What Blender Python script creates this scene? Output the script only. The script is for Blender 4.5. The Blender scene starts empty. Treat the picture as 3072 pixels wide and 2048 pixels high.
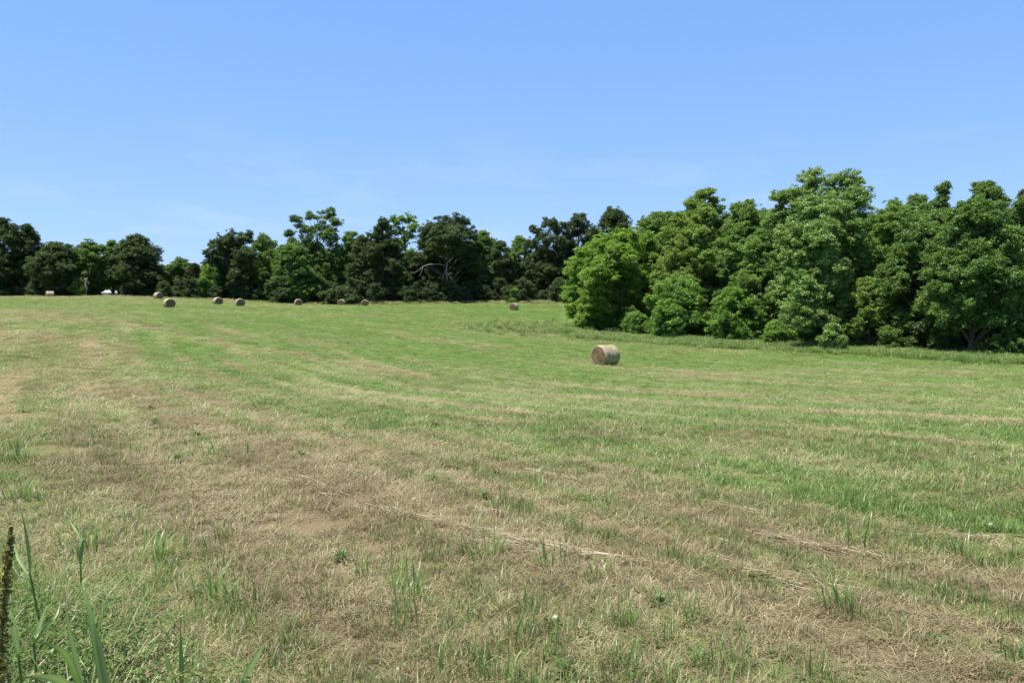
import bpy, math
import numpy as np
from mathutils import Vector, Quaternion

# ------------------------------------------------------------------ camera, sky, sun, exposure
SC = bpy.context.scene
COL = SC.collection
R = math.radians
F = 2353.0                         # focal length in photograph pixels (3072 wide)
EYE = 1.65
PITCH = math.atan((1024 - 890) / F)

cam_d = bpy.data.cameras.new('camera')
cam_d.sensor_width = 36.0
cam_d.lens = F / 3072 * 36.0
cam_d.clip_start = 0.05
cam_d.clip_end = 9000
cam = bpy.data.objects.new('camera', cam_d)
cam.location = (0, 0, EYE)
cam.rotation_euler = (math.pi / 2 - PITCH, 0, 0)
COL.objects.link(cam)
SC.camera = cam

SUN_ELEV, SUN_AZ = 70.0, -108.0     # azimuth measured from +Y, negative to the left
world = bpy.data.worlds.new('World')
SC.world = world
world.use_nodes = True
wn, wl = world.node_tree.nodes, world.node_tree.links
wn.clear()
w_out = wn.new('ShaderNodeOutputWorld')
w_bg = wn.new('ShaderNodeBackground')
w_sky = wn.new('ShaderNodeTexSky')
w_sky.sky_type = 'NISHITA'
w_sky.sun_disc = False
w_sky.sun_elevation = R(SUN_ELEV)
w_sky.sun_rotation = R(SUN_AZ)
w_sky.altitude = 100
w_sky.air_density = 1.0
w_sky.dust_density = 0.3
w_sky.ozone_density = 2.0
w_hs = wn.new('ShaderNodeHueSaturation')
w_hs.inputs['Saturation'].default_value = 1.18
# faint thin cloud wisps low over the whole sky
w_tc = wn.new('ShaderNodeTexCoord')
w_map = wn.new('ShaderNodeMapping')
w_map.inputs['Scale'].default_value = (6.0, 6.0, 26.0)
w_map.inputs['Location'].default_value = (1.3, 0.4, 0.2)
w_nz = wn.new('ShaderNodeTexNoise')
w_nz.inputs['Scale'].default_value = 1.0
w_nz.inputs['Detail'].default_value = 6.0
w_rmp = wn.new('ShaderNodeValToRGB')
w_rmp.color_ramp.elements[0].position = 0.50
w_rmp.color_ramp.elements[0].color = (0, 0, 0, 1)
w_rmp.color_ramp.elements[1].position = 0.85
w_rmp.color_ramp.elements[1].color = (0.42, 0.42, 0.42, 1)
w_mix = wn.new('ShaderNodeMixRGB')
w_mix.blend_type = 'MIX'
w_mix.inputs['Color2'].default_value = (5.0, 5.6, 6.6, 1)
wl.new(w_tc.outputs['Generated'], w_map.inputs['Vector'])
wl.new(w_map.outputs['Vector'], w_nz.inputs['Vector'])
wl.new(w_nz.outputs['Fac'], w_rmp.inputs['Fac'])
wl.new(w_sky.outputs['Color'], w_hs.inputs['Color'])
w_gm = wn.new('ShaderNodeGamma')          # the camera's soft highlight response, over the whole sky alike
w_gm.inputs['Gamma'].default_value = 0.42
w_tint = wn.new('ShaderNodeMixRGB')
w_tint.blend_type = 'MULTIPLY'
w_tint.inputs['Fac'].default_value = 1.0
w_tint.inputs['Color2'].default_value = (1.53, 2.13, 3.34, 1)
wl.new(w_hs.outputs['Color'], w_gm.inputs['Color'])
wl.new(w_gm.outputs['Color'], w_tint.inputs['Color1'])
wl.new(w_tint.outputs['Color'], w_mix.inputs['Color1'])
w_sep = wn.new('ShaderNodeSeparateXYZ')
wl.new(w_tc.outputs['Generated'], w_sep.inputs[0])
w_low = wn.new('ShaderNodeMapRange')      # thin cloud only lies low, all round the horizon
w_low.interpolation_type = 'SMOOTHSTEP'
w_low.inputs['From Min'].default_value = 0.24
w_low.inputs['From Max'].default_value = 0.08
wl.new(w_sep.outputs['Z'], w_low.inputs['Value'])
w_cm = wn.new('ShaderNodeMath'); w_cm.operation = 'MULTIPLY'
wl.new(w_rmp.outputs['Color'], w_cm.inputs[0])
wl.new(w_low.outputs['Result'], w_cm.inputs[1])
wl.new(w_cm.outputs[0], w_mix.inputs['Fac'])
wl.new(w_mix.outputs['Color'], w_bg.inputs['Color'])
wl.new(w_bg.outputs['Background'], w_out.inputs['Surface'])
w_bg.inputs['Strength'].default_value = 0.080

sun_d = bpy.data.lights.new('sun', 'SUN')
sun_d.energy = 4.9
sun_d.angle = R(0.55)
sun_d.color = (1.0, 0.94, 0.83)
sun = bpy.data.objects.new('sun', sun_d)
S = Vector((math.cos(R(SUN_ELEV)) * math.sin(R(SUN_AZ)), math.cos(R(SUN_ELEV)) * math.cos(R(SUN_AZ)), math.sin(R(SUN_ELEV))))
sun.rotation_euler = (-S).to_track_quat('-Z', 'Y').to_euler()
sun.location = (0, 0, 60)
COL.objects.link(sun)

SC.view_settings.view_transform = 'Standard'
SC.view_settings.look = 'None'
SC.view_settings.gamma = 1.0
SC.view_settings.exposure = 0.98
SC.view_settings.use_curve_mapping = False
SC.cycles.max_bounces = 8
SC.cycles.diffuse_bounces = 3
SC.cycles.transmission_bounces = 4
SC.cycles.transparent_max_bounces = 8

# ------------------------------------------------------------------ layout helpers
cp, sp = math.cos(PITCH), math.sin(PITCH)

def at(px, py, D):
    """photograph pixel + distance ahead in metres -> point in the place"""
    cx, cy = (px - 1536) / F, (1024 - py) / F
    dy, dz = cp + cy * sp, -sp + cy * cp
    t = D / dy
    return np.array([cx * t, D, EYE + dz * t])

def hash2(ix, iy, seed):
    h = (ix.astype(np.int64) * 374761393 + iy.astype(np.int64) * 668265263 + seed * 982451653) & 0xffffffff
    h = ((h ^ (h >> 13)) * 1274126177) & 0xffffffff
    h = h ^ (h >> 16)
    return (h & 0xffff) / 65535.0

def vnoise(x, y, seed=0):
    x, y = np.asarray(x, float), np.asarray(y, float)
    ix, iy = np.floor(x), np.floor(y)
    fx, fy = x - ix, y - iy
    fx, fy = fx * fx * (3 - 2 * fx), fy * fy * (3 - 2 * fy)
    a, b = hash2(ix, iy, seed), hash2(ix + 1, iy, seed)
    c, d = hash2(ix, iy + 1, seed), hash2(ix + 1, iy + 1, seed)
    return (a + (b - a) * fx) * (1 - fy) + (c + (d - c) * fx) * fy

def fbm(x, y, seed=0, octv=4):
    s, a, n = 0, 0.5, 0
    for k in range(octv):
        s = s + a * vnoise(x * 2 ** k + 17.3 * k, y * 2 ** k - 9.1 * k, seed + k)
        n += a
        a *= 0.5
    return s / n

def sstep(a, b, x):
    t = np.clip((x - a) / (b - a), 0, 1)
    return t * t * (3 - 2 * t)

# ------------------------------------------------------------------ terrain heights (thin plate spline through surveyed points)
ctrl = []
for x in (-14, -6, 0, 6, 14):
    for y in (-14, 0, 6):
        ctrl.append((x, y, 0.02 * (-x) * 0.4))
for px, py, D in ((150, 893, 174), (475, 897, 160), (507, 923, 118), (653, 913, 147), (720, 918, 140), (895, 916, 165),
                  (1024, 912, 185), (1095, 917, 175), (1542, 929, 155), (1818, 1095, 54), (1450, 902, 190), (700, 905, 185),
                  (1830, 986, 112), (2100, 1012, 96), (2500, 1046, 75), (3000, 1086, 59), (1700, 906, 185),
                  (0, 1002, 35), (0, 932, 75), (0, 896, 172), (-700, 905, 165), (500, 1010, 48), (800, 1070, 42),
                  (1536, 1190, 25), (2500, 1190, 25), (3072, 1230, 20), (1100, 980, 85), (1536, 1010, 90), (2200, 900, 190)):
    ctrl.append(tuple(at(px, py, D)))
for q in ((80, 60, -3.0), (120, 20, -2.5), (60, 0, -1.5), (-80, 0, 0.5), (-120, 60, 1.0), (0, -60, 0.5), (100, 120, -2.5),
          (80, 190, -0.5), (0, 240, 1.4), (-90, 240, 2.0), (120, 240, 0.5)):
    ctrl.append(q)
CT = np.array(ctrl)
def _U(r2):
    return np.where(r2 > 0, r2 * np.log(np.maximum(r2, 1e-12)) * 0.5, 0)
_n = len(CT)
_sc = 1 / 50.0
_P = CT[:, :2] * _sc
_K = _U(((_P[:, None] - _P[None]) ** 2).sum(-1)) + np.eye(_n) * 0.004
_A = np.zeros((_n + 3, _n + 3))
_A[:_n, :_n] = _K
_A[:_n, _n] = 1
_A[:_n, _n + 1:] = _P
_A[_n, :_n] = 1
_A[_n + 1:, :_n] = _P.T
_W = np.linalg.solve(_A, np.concatenate([CT[:, 2], np.zeros(3)]))

TERR = np.array([at(-300, 900, 70)[:2], at(100, 930, 74)[:2], at(350, 965, 62)[:2], at(600, 1010, 50)[:2], at(900, 1060, 45)[:2]])
def seg_dist(x, y, poly):
    best = np.full(np.shape(x), 1e9)
    sgn = np.zeros(np.shape(x))
    for a, b in zip(poly[:-1], poly[1:]):
        d = b - a
        t = np.clip(((x - a[0]) * d[0] + (y - a[1]) * d[1]) / (d @ d), 0, 1)
        ex, ey = x - a[0] - t * d[0], y - a[1] - t * d[1]
        r = np.hypot(ex, ey)
        s = np.sign(d[0] * ey - d[1] * ex)
        m = r < best
        best = np.where(m, r, best)
        sgn = np.where(m, s, sgn)
    return best, sgn

def gz(x, y):
    x, y = np.atleast_1d(np.asarray(x, float)), np.atleast_1d(np.asarray(y, float))
    sh = x.shape
    x, y = x.ravel(), y.ravel()
    r = np.hypot(x, y)
    k = np.minimum(1, 330 / np.maximum(r, 1e-6))
    xc, yc = x * k, np.maximum(y * k, -90)
    out = np.empty_like(xc)
    for i in range(0, len(xc), 20000):
        p = np.stack([xc[i:i + 20000], yc[i:i + 20000]], 1) * _sc
        r2 = ((p[:, None] - _P[None]) ** 2).sum(-1)
        out[i:i + 20000] = _U(r2) @ _W[:_n] + _W[_n] + p @ _W[_n + 1:]
    far = sstep(215, 330, r)
    out = out * (1 - far) + far * 1.2
    td, _ = seg_dist(x, y, TERR)
    out = out + 0.22 * np.exp(-(td / 1.6) ** 2)
    out = out + 0.05 * (fbm(x / 2.2, y / 2.2, 5) - 0.5) + 0.035 * (fbm(x / 0.5, y / 0.5, 8, 3) - 0.5)
    return out.reshape(sh)

def gz1(x, y):
    return float(gz([x], [y])[0])

# how dry the sward is at a place, 0 green .. 1 straw; rows follow the mower
def rows(x, y):
    yy = np.maximum(y, 0)
    x0, w = 4 + .8 * yy, 2 + .25 * yy
    q = (x0 - x) / w
    g = x0 - w * np.where(q > 40, q, np.log1p(np.exp(np.minimum(q, 40))))
    return .38 * y + 3.36 * (1 - np.exp(-np.maximum(y, -20) / 12)) + .75 * g

def swath(x, y):
    """thin lines of raked straw between the mower's passes"""
    s = rows(x, y)
    d = np.hypot(x, y)
    al = .85 * y - .53 * x
    w = .07 + .0045 * d
    f = (s + .5 * (fbm(al / 9.0, s * 0 + 3.3, 19, 2) - .5)) / 1.45
    r = np.abs(f - np.floor(f) - .5) * 1.45
    return np.exp(-(r / w) ** 2) * sstep(.40, .62, fbm(np.floor(f) * 7.7, al / 7.0, 29, 2)) * sstep(75, 35, d)

def dryness(x, y):
    d = np.hypot(x, y)
    az = np.degrees(np.arctan2(x, np.maximum(y, 0.1)))
    s = rows(x, y)
    base = np.interp(s + 1.0 * (fbm(x / 3.0, y / 3.0, 81, 2) - .5), [-300, 2, 3, 4.2, 5.2, 7, 10, 18, 60], [.66, .66, .58, .46, .37, .28, .22, .15, .11])
    base = .13 + (base - .13) * np.interp(d, [0, 8, 16, 30, 60, 110], [1, 1, .85, .62, .42, .12])
    base = base + np.interp(d, [0, 140, 165, 178, 190], [0, 0, .06, .16, .30])
    base = base + .12 * sstep(-4, -16, az) * sstep(11, 6, d)
    base = base - 0.12 * sstep(4, 16, az) * sstep(6, 10, d) * sstep(40, 22, d)
    al = .85 * y - .53 * x
    st = fbm(s / 0.55, al / 14.0, 21, 3) - 0.5
    st2 = fbm(s / 1.9, al / 36.0, 31, 3) - 0.5
    nz = fbm(x / 1.4, y / 1.4, 41, 4) - 0.5
    nb = fbm(x / 9.0, y / 9.0, 51, 3) - 0.5
    far_n = fbm(x / 22.0, y / 7.0, 61, 4) - 0.5
    nf_ = fbm(x / .38, y / .38, 47, 3) - .5
    st3 = fbm(s / 0.22, al / 9.0, 27, 2) - 0.5
    v = base + 0.75 * nf_ * sstep(6, 12, d) * sstep(90, 40, d) + 0.70 * st3 * sstep(32, 14, d) + 0.95 * st * sstep(60, 12, d) + 1.15 * st2 * sstep(130, 40, d) * (1 - .5 * sstep(3.6, 2.2, s)) + .55 * swath(x, y) + 0.50 * nz * sstep(80, 20, d) + 0.35 * nb + 0.85 * far_n * sstep(20, 60, d)
    td, sg = seg_dist(x, y, TERR)
    v = v + 0.45 * np.exp(-((td - 1.2) / 1.0) ** 2) * (sg < 0) - 0.4 * np.exp(-((td - 1.5) / 1.5) ** 2) * (sg > 0)  # tan berm edge; its shaded side is put in as greener sward
    return np.clip(v, 0, 1)

# ------------------------------------------------------------------ mesh helpers
def mesh_np(name, V, Fq, mat=None, attrs=None, smooth=False, nside=4):
    V = np.asarray(V, np.float32)
    Fq = np.asarray(Fq, np.int32).reshape(-1, nside)
    me = bpy.data.meshes.new(name)
    me.vertices.add(len(V))
    me.vertices.foreach_set('co', V.ravel())
    me.loops.add(Fq.size)
    me.loops.foreach_set('vertex_index', Fq.ravel())
    me.polygons.add(len(Fq))
    me.polygons.foreach_set('loop_start', np.arange(0, Fq.size, nside, dtype=np.int32))
    if smooth:
        me.polygons.foreach_set('use_smooth', np.ones(len(Fq), bool))
    me.update(calc_edges=True)
    for k, v in (attrs or {}).items():
        v = np.asarray(v, np.float32)
        if v.ndim == 1:
            a = me.attributes.new(k, 'FLOAT', 'POINT')
            a.data.foreach_set('value', v)
        else:
            a = me.attributes.new(k, 'FLOAT_VECTOR', 'POINT')
            a.data.foreach_set('vector', v.ravel())
    if mat:
        me.materials.append(mat)
    return me

def link(name, me, parent=None, loc=None):
    o = bpy.data.objects.new(name, me)
    COL.objects.link(o)
    if loc is not None:
        o.location = tuple(float(c) for c in loc)
    if parent:
        o.parent = parent
    return o

def tag(o, label=None, cat=None, group=None, kind=None):
    for k, v in (('label', label), ('category', cat), ('group', group), ('kind', kind)):
        if v:
            o[k] = v
    return o

def empty(name, loc):
    o = bpy.data.objects.new(name, None)
    o.empty_display_size = 0.3
    o.location = tuple(float(c) for c in loc)
    COL.objects.link(o)
    return o

def tube(pts, rad, sides=7):
    """tapered bent tube -> verts, quads"""
    pts = np.asarray(pts, float)
    V, Q = [], []
    n = len(pts)
    tang = np.gradient(pts, axis=0)
    tang /= np.linalg.norm(tang, axis=1)[:, None] + 1e-9
    ref = np.array([0.31, 0.95, 0.05])
    for i in range(n):
        u = np.cross(tang[i], ref)
        u /= np.linalg.norm(u) + 1e-9
        v = np.cross(tang[i], u)
        for k in range(sides):
            a = 2 * math.pi * k / sides
            V.append(pts[i] + rad[i] * (math.cos(a) * u + math.sin(a) * v))
    for i in range(n - 1):
        for k in range(sides):
            k2 = (k + 1) % sides
            Q.append((i * sides + k, i * sides + k2, (i + 1) * sides + k2, (i + 1) * sides + k))
    return np.array(V), np.array(Q)

def join(parts):
    V, Q, o = [], [], 0
    for v, q in parts:
        V.append(v)
        Q.append(q + o)
        o += len(v)
    return np.concatenate(V), np.concatenate(Q)

def bend(a, b, n, rng, amp):
    a, b = np.asarray(a, float), np.asarray(b, float)
    t = np.linspace(0, 1, n)[:, None]
    p = a + (b - a) * t
    w = rng.normal(0, amp, (n, 3))
    w[0] = 0
    w = np.cumsum(w, 0) * 0.6
    return p + w * np.sin(np.pi * np.clip(t, 0, 1)) ** 0.7

# ------------------------------------------------------------------ materials
def new_mat(name):
    m = bpy.data.materials.new(name)
    m.use_nodes = True
    m.node_tree.nodes.clear()
    return m, m.node_tree.nodes, m.node_tree.links

def attr(n, name, kind='GEOMETRY'):
    a = n.new('ShaderNodeAttribute')
    a.attribute_name = name
    a.attribute_type = kind
    return a

def ramp(n, stops):
    r = n.new('ShaderNodeValToRGB')
    e = r.color_ramp.elements
    while len(e) < len(stops):
        e.new(0.5)
    for el, (p, c) in zip(e, stops):
        el.position = p
        el.color = (*c, 1)
    return r

def leaf_mat(name, dark, light, trans=0.32, gloss=0.06, pale=None):
    m, n, l = new_mat(name)
    out = n.new('ShaderNodeOutputMaterial')
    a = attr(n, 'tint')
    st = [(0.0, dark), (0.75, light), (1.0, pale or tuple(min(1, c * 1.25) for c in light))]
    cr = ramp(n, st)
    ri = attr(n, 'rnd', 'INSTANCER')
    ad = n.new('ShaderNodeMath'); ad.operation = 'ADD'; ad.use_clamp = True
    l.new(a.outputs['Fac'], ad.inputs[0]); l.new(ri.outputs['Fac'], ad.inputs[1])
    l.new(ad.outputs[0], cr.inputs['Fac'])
    df = n.new('ShaderNodeBsdfDiffuse')
    tr = n.new('ShaderNodeBsdfTranslucent')
    gl = n.new('ShaderNodeBsdfGlossy')
    gl.inputs['Roughness'].default_value = 0.50
    gl.inputs['Color'].default_value = (0.75, 0.8, 0.7, 1)
    hs = n.new('ShaderNodeHueSaturation')
    hs.inputs['Hue'].default_value = 0.485
    hs.inputs['Saturation'].default_value = 1.1
    hs.inputs['Value'].default_value = 1.25
    l.new(cr.outputs['Color'], df.inputs['Color'])
    l.new(cr.outputs['Color'], hs.inputs['Color'])
    l.new(hs.outputs['Color'], tr.inputs['Color'])
    m1 = n.new('ShaderNodeMixShader')
    m1.inputs[0].default_value = trans
    l.new(df.outputs[0], m1.inputs[1])
    l.new(tr.outputs[0], m1.inputs[2])
    m2 = n.new('ShaderNodeMixShader')
    m2.inputs[0].default_value = gloss * .7
    l.new(m1.outputs[0], m2.inputs[1])
    l.new(gl.outputs[0], m2.inputs[2])
    l.new(m2.outputs[0], out.inputs['Surface'])
    return m

LEAF = {
    'dark':   leaf_mat('leaf_dark', (.032, .060, .018), (.090, .140, .037), .38, .05),
    'mid':    leaf_mat('leaf_mid', (.058, .120, .025), (.155, .258, .048), .40, .05),
    'bright': leaf_mat('leaf_bright', (.115, .215, .028), (.245, .385, .060), .45, .05),
    'olive':  leaf_mat('leaf_olive', (.092, .172, .028), (.215, .330, .060), .42, .05, (.36, .40, .11)),
    'pale':   leaf_mat('leaf_pale', (.090, .172, .033), (.225, .355, .075), .40, .06, (.49, .60, .28)),  # paler leaves, with glints painted in as the near white ramp end
    'grey':   leaf_mat('leaf_grey', (.088, .165, .034), (.205, .330, .070), .40, .04),
    'fresh':  leaf_mat('leaf_fresh', (.080, .175, .028), (.200, .350, .056), .42, .05),
    'cedar':  leaf_mat('leaf_cedar', (0.038, 0.048, 0.021), (0.085, 0.090, 0.034), .15, .02),
}

def bark_mat(name, c1, c2, rough=0.9):
    m, n, l = new_mat(name)
    out = n.new('ShaderNodeOutputMaterial')
    b = n.new('ShaderNodeBsdfPrincipled')
    tc = n.new('ShaderNodeTexCoord')
    mp = n.new('ShaderNodeMapping')
    mp.inputs['Scale'].default_value = (7, 7, 1.6)
    nz = n.new('ShaderNodeTexNoise')
    nz.inputs['Scale'].default_value = 2.0
    nz.inputs['Detail'].default_value = 5
    cr = ramp(n, [(0.3, c1), (0.7, c2)])
    bp = n.new('ShaderNodeBump')
    bp.inputs['Strength'].default_value = 0.6
    bp.inputs['Distance'].default_value = 0.03
    l.new(tc.outputs['Object'], mp.inputs['Vector'])
    l.new(mp.outputs['Vector'], nz.inputs['Vector'])
    l.new(nz.outputs['Fac'], cr.inputs['Fac'])
    l.new(nz.outputs['Fac'], bp.inputs['Height'])
    l.new(cr.outputs['Color'], b.inputs['Base Color'])
    l.new(bp.outputs['Normal'], b.inputs['Normal'])
    b.inputs['Roughness'].default_value = rough
    l.new(b.outputs[0], out.inputs['Surface'])
    return m

BARK = bark_mat('bark', (.045, .036, .028), (.12, .10, .08))
DEADWOOD = bark_mat('dead_wood', (.18, .16, .135), (.39, .355, .31))

# ground: thatch, soil and short sward seen together
def ground_mat():
    m, n, l = new_mat('field_ground')
    out = n.new('ShaderNodeOutputMaterial')
    b = n.new('ShaderNodeBsdfPrincipled')
    b.inputs['Roughness'].default_value = 0.95
    b.inputs['Specular IOR Level'].default_value = 0.1
    tc = n.new('ShaderNodeTexCoord')
    a = attr(n, 'dry')
    soil = attr(n, 'soil')
    nz1 = n.new('ShaderNodeTexNoise'); nz1.inputs['Scale'].default_value = 26; nz1.inputs['Detail'].default_value = 6
    nz2 = n.new('ShaderNodeTexNoise'); nz2.inputs['Scale'].default_value = 3.5; nz2.inputs['Detail'].default_value = 5
    nz3 = n.new('ShaderNodeTexNoise'); nz3.inputs['Scale'].default_value = 160; nz3.inputs['Detail'].default_value = 3
    for q in (nz1, nz2, nz3):
        l.new(tc.outputs['Object'], q.inputs['Vector'])
    def math_(op, x, y):
        q = n.new('ShaderNodeMath'); q.operation = op
        for i, v in enumerate((x, y)):
            if isinstance(v, (int, float)):
                q.inputs[i].default_value = v
            else:
                l.new(v, q.inputs[i])
        return q.outputs[0]
    v = math_('ADD', a.outputs['Fac'], math_('MULTIPLY', math_('SUBTRACT', nz1.outputs['Fac'], 0.5), 0.9))
    v = math_('ADD', v, math_('MULTIPLY', math_('SUBTRACT', nz2.outputs['Fac'], 0.5), 0.6))
    cr = ramp(n, [(0.0, (.088, .156, .027)), (0.35, (.124, .176, .042)), (0.6, (.175, .170, .074)), (1.0, (.216, .174, .100))])
    l.new(v, cr.inputs['Fac'])
    cs = ramp(n, [(0.25, (0.053, 0.040, 0.026)), (0.55, (0.112, 0.089, 0.058)), (0.85, (0.191, 0.155, 0.106))])
    l.new(nz3.outputs['Fac'], cs.inputs['Fac'])
    mx = n.new('ShaderNodeMixRGB')
    l.new(soil.outputs['Fac'], mx.inputs['Fac'])
    l.new(cr.outputs['Color'], mx.inputs['Color1'])
    l.new(cs.outputs['Color'], mx.inputs['Color2'])
    # bare red clay shows in a few places
    clay = attr(n, 'clay')
    mc = n.new('ShaderNodeMixRGB')
    mc.inputs['Color2'].default_value = (.30, .165, .095, 1)
    l.new(math_('MULTIPLY', clay.outputs['Fac'], nz1.outputs['Fac']), mc.inputs['Fac'])
    l.new(mx.outputs['Color'], mc.inputs['Color1'])
    fine = ramp(n, [(0.30, (.42, .40, .36)), (0.52, (1, 1, 1)), (0.75, (1.35, 1.33, 1.25))])
    l.new(nz3.outputs['Fac'], fine.inputs['Fac'])
    fm = n.new('ShaderNodeMixRGB'); fm.blend_type = 'MULTIPLY'; fm.inputs['Fac'].default_value = 1.0
    l.new(mc.outputs['Color'], fm.inputs['Color1']); l.new(fine.outputs['Color'], fm.inputs['Color2'])
    mc = fm
    lit = attr(n, 'litter')
    ml = n.new('ShaderNodeMixRGB')
    cl = ramp(n, [(0.3, (.035, .028, .018)), (0.7, (.085, .065, .042))])
    l.new(nz1.outputs['Fac'], cl.inputs['Fac'])
    l.new(lit.outputs['Fac'], ml.inputs['Fac'])
    l.new(mc.outputs['Color'], ml.inputs['Color1'])
    l.new(cl.outputs['Color'], ml.inputs['Color2'])
    l.new(ml.outputs['Color'], b.inputs['Base Color'])
    bp = n.new('ShaderNodeBump')
    bp.inputs['Strength'].default_value = 0.8
    bp.inputs['Distance'].default_value = 0.03
    l.new(nz1.outputs['Fac'], bp.inputs['Height'])
    l.new(bp.outputs['Normal'], b.inputs['Normal'])
    l.new(b.outputs[0], out.inputs['Surface'])
    return m

def blade_mat(name, greens, straws, trans=0.45):
    """blades: per-place dryness decides how many blades of a tuft are straw"""
    m, n, l = new_mat(name)
    out = n.new('ShaderNodeOutputMaterial')
    dry = attr(n, 'dry', 'INSTANCER')
    rnd = attr(n, 'rnd', 'INSTANCER')
    b = attr(n, 'b')
    c = attr(n, 'c')
    sub = n.new('ShaderNodeMath'); sub.operation = 'SUBTRACT'
    l.new(dry.outputs['Fac'], sub.inputs[0]); l.new(b.outputs['Fac'], sub.inputs[1])
    mul = n.new('ShaderNodeMath'); mul.operation = 'MULTIPLY_ADD'; mul.use_clamp = True
    mul.inputs[1].default_value = 4.0; mul.inputs[2].default_value = 0.5
    l.new(sub.outputs[0], mul.inputs[0])
    av = n.new('ShaderNodeMath'); av.operation = 'MULTIPLY_ADD'
    av.inputs[1].default_value = 0.45
    l.new(rnd.outputs['Fac'], av.inputs[0])
    hc = n.new('ShaderNodeMath'); hc.operation = 'MULTIPLY'; hc.inputs[1].default_value = 0.55
    l.new(c.outputs['Fac'], hc.inputs[0]); l.new(hc.outputs[0], av.inputs[2])
    g = ramp(n, greens); s = ramp(n, straws)
    l.new(av.outputs[0], g.inputs['Fac']); l.new(av.outputs[0], s.inputs['Fac'])
    mx = n.new('ShaderNodeMixRGB')
    l.new(mul.outputs[0], mx.inputs['Fac']); l.new(g.outputs['Color'], mx.inputs['Color1']); l.new(s.outputs['Color'], mx.inputs['Color2'])
    df = n.new('ShaderNodeBsdfDiffuse'); tr = n.new('ShaderNodeBsdfTranslucent')
    l.new(mx.outputs['Color'], df.inputs['Color']); l.new(mx.outputs['Color'], tr.inputs['Color'])
    m1 = n.new('ShaderNodeMixShader'); m1.inputs[0].default_value = trans
    l.new(df.outputs[0], m1.inputs[1]); l.new(tr.outputs[0], m1.inputs[2])
    gl = n.new('ShaderNodeBsdfGlossy'); gl.inputs['Roughness'].default_value = 0.45
    m2 = n.new('ShaderNodeMixShader'); m2.inputs[0].default_value = 0.03
    l.new(m1.outputs[0], m2.inputs[1]); l.new(gl.outputs[0], m2.inputs[2])
    l.new(m2.outputs[0], out.inputs['Surface'])
    return m

GREENS = [(0.0, (.077, .143, .026)), (0.5, (.143, .238, .047)), (1.0, (.232, .336, .092))]
STRAWS = [(0.0, (.165, .125, .066)), (0.35, (.305, .245, .130)), (0.75, (.430, .365, .205)), (1.0, (.57, .51, .32))]
M_BLADE = blade_mat('grass_blade', GREENS, STRAWS)
M_WEED = blade_mat('weed_leaf', [(0.0, (0.094, 0.169, 0.034)), (0.5, (0.164, 0.263, 0.059)), (1.0, (0.248, 0.356, 0.104))],
                   [(0.0, (0.257, 0.208, 0.099)), (0.6, (0.417, 0.356, 0.178)), (1.0, (0.516, 0.455, 0.268))], 0.55)

def plain_blade(name, cols, trans=0.35):
    m, n, l = new_mat(name)
    out = n.new('ShaderNodeOutputMaterial')
    c = attr(n, 'c')
    r_ = ramp(n, cols)
    l.new(c.outputs['Fac'], r_.inputs['Fac'])
    df = n.new('ShaderNodeBsdfDiffuse'); tr = n.new('ShaderNodeBsdfTranslucent'); gl = n.new('ShaderNodeBsdfGlossy')
    gl.inputs['Roughness'].default_value = 0.4
    l.new(r_.outputs['Color'], df.inputs['Color']); l.new(r_.outputs['Color'], tr.inputs['Color'])
    m1 = n.new('ShaderNodeMixShader'); m1.inputs[0].default_value = trans
    l.new(df.outputs[0], m1.inputs[1]); l.new(tr.outputs[0], m1.inputs[2])
    m2 = n.new('ShaderNodeMixShader'); m2.inputs[0].default_value = 0.035
    l.new(m1.outputs[0], m2.inputs[1]); l.new(gl.outputs[0], m2.inputs[2])
    l.new(m2.outputs[0], out.inputs['Surface'])
    return m

M_TUFT = plain_blade('tuft_blade', [(0.0, (0.090, 0.155, 0.031)), (0.6, (0.163, 0.258, 0.056)), (1.0, (0.258, 0.353, 0.112))], .45)
M_BROAD = plain_blade('broad_leaf', [(0.0, (0.069, 0.120, 0.026)), (0.7, (0.133, 0.206, 0.047)), (1.0, (0.241, 0.267, 0.086))], .4)
M_SEED = plain_blade('seed_head', [(0.0, (.080, .085, .018)), (0.6, (.210, .190, .040)), (1.0, (.34, .30, .07))], 0.2)
M_STRAW = plain_blade('loose_straw', [(0.0, (0.224, 0.172, 0.095)), (0.5, (0.378, 0.318, 0.189)), (1.0, (0.533, 0.482, 0.327))], 0.2)

# ------------------------------------------------------------------ ground sheet
def graded(lo, hi, fine, n):
    k = 0.052
    i = np.arange(-n, n + 1)
    v = fine / k * np.sinh(k * i)
    v = v[(v > lo) & (v < hi)]
    return np.concatenate([[lo], v, [hi]])
gx = graded(-4000, 4000, 0.16, 200)
gy = graded(-200, 6000, 0.16, 200) + 4.0
GX, GY = np.meshgrid(gx, gy)
GZ = gz(GX, GY)
gdry = dryness(GX.ravel(), GY.ravel())
gd = np.hypot(GX, GY).ravel()
gsoil = np.clip(sstep(34, 5, gd) * 0.9 * (0.55 + 0.8 * (fbm(GX.ravel() / 0.8, GY.ravel() / 0.8, 71) - 0.35)) * (0.5 + gdry * 0.7), 0, 1)
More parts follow.
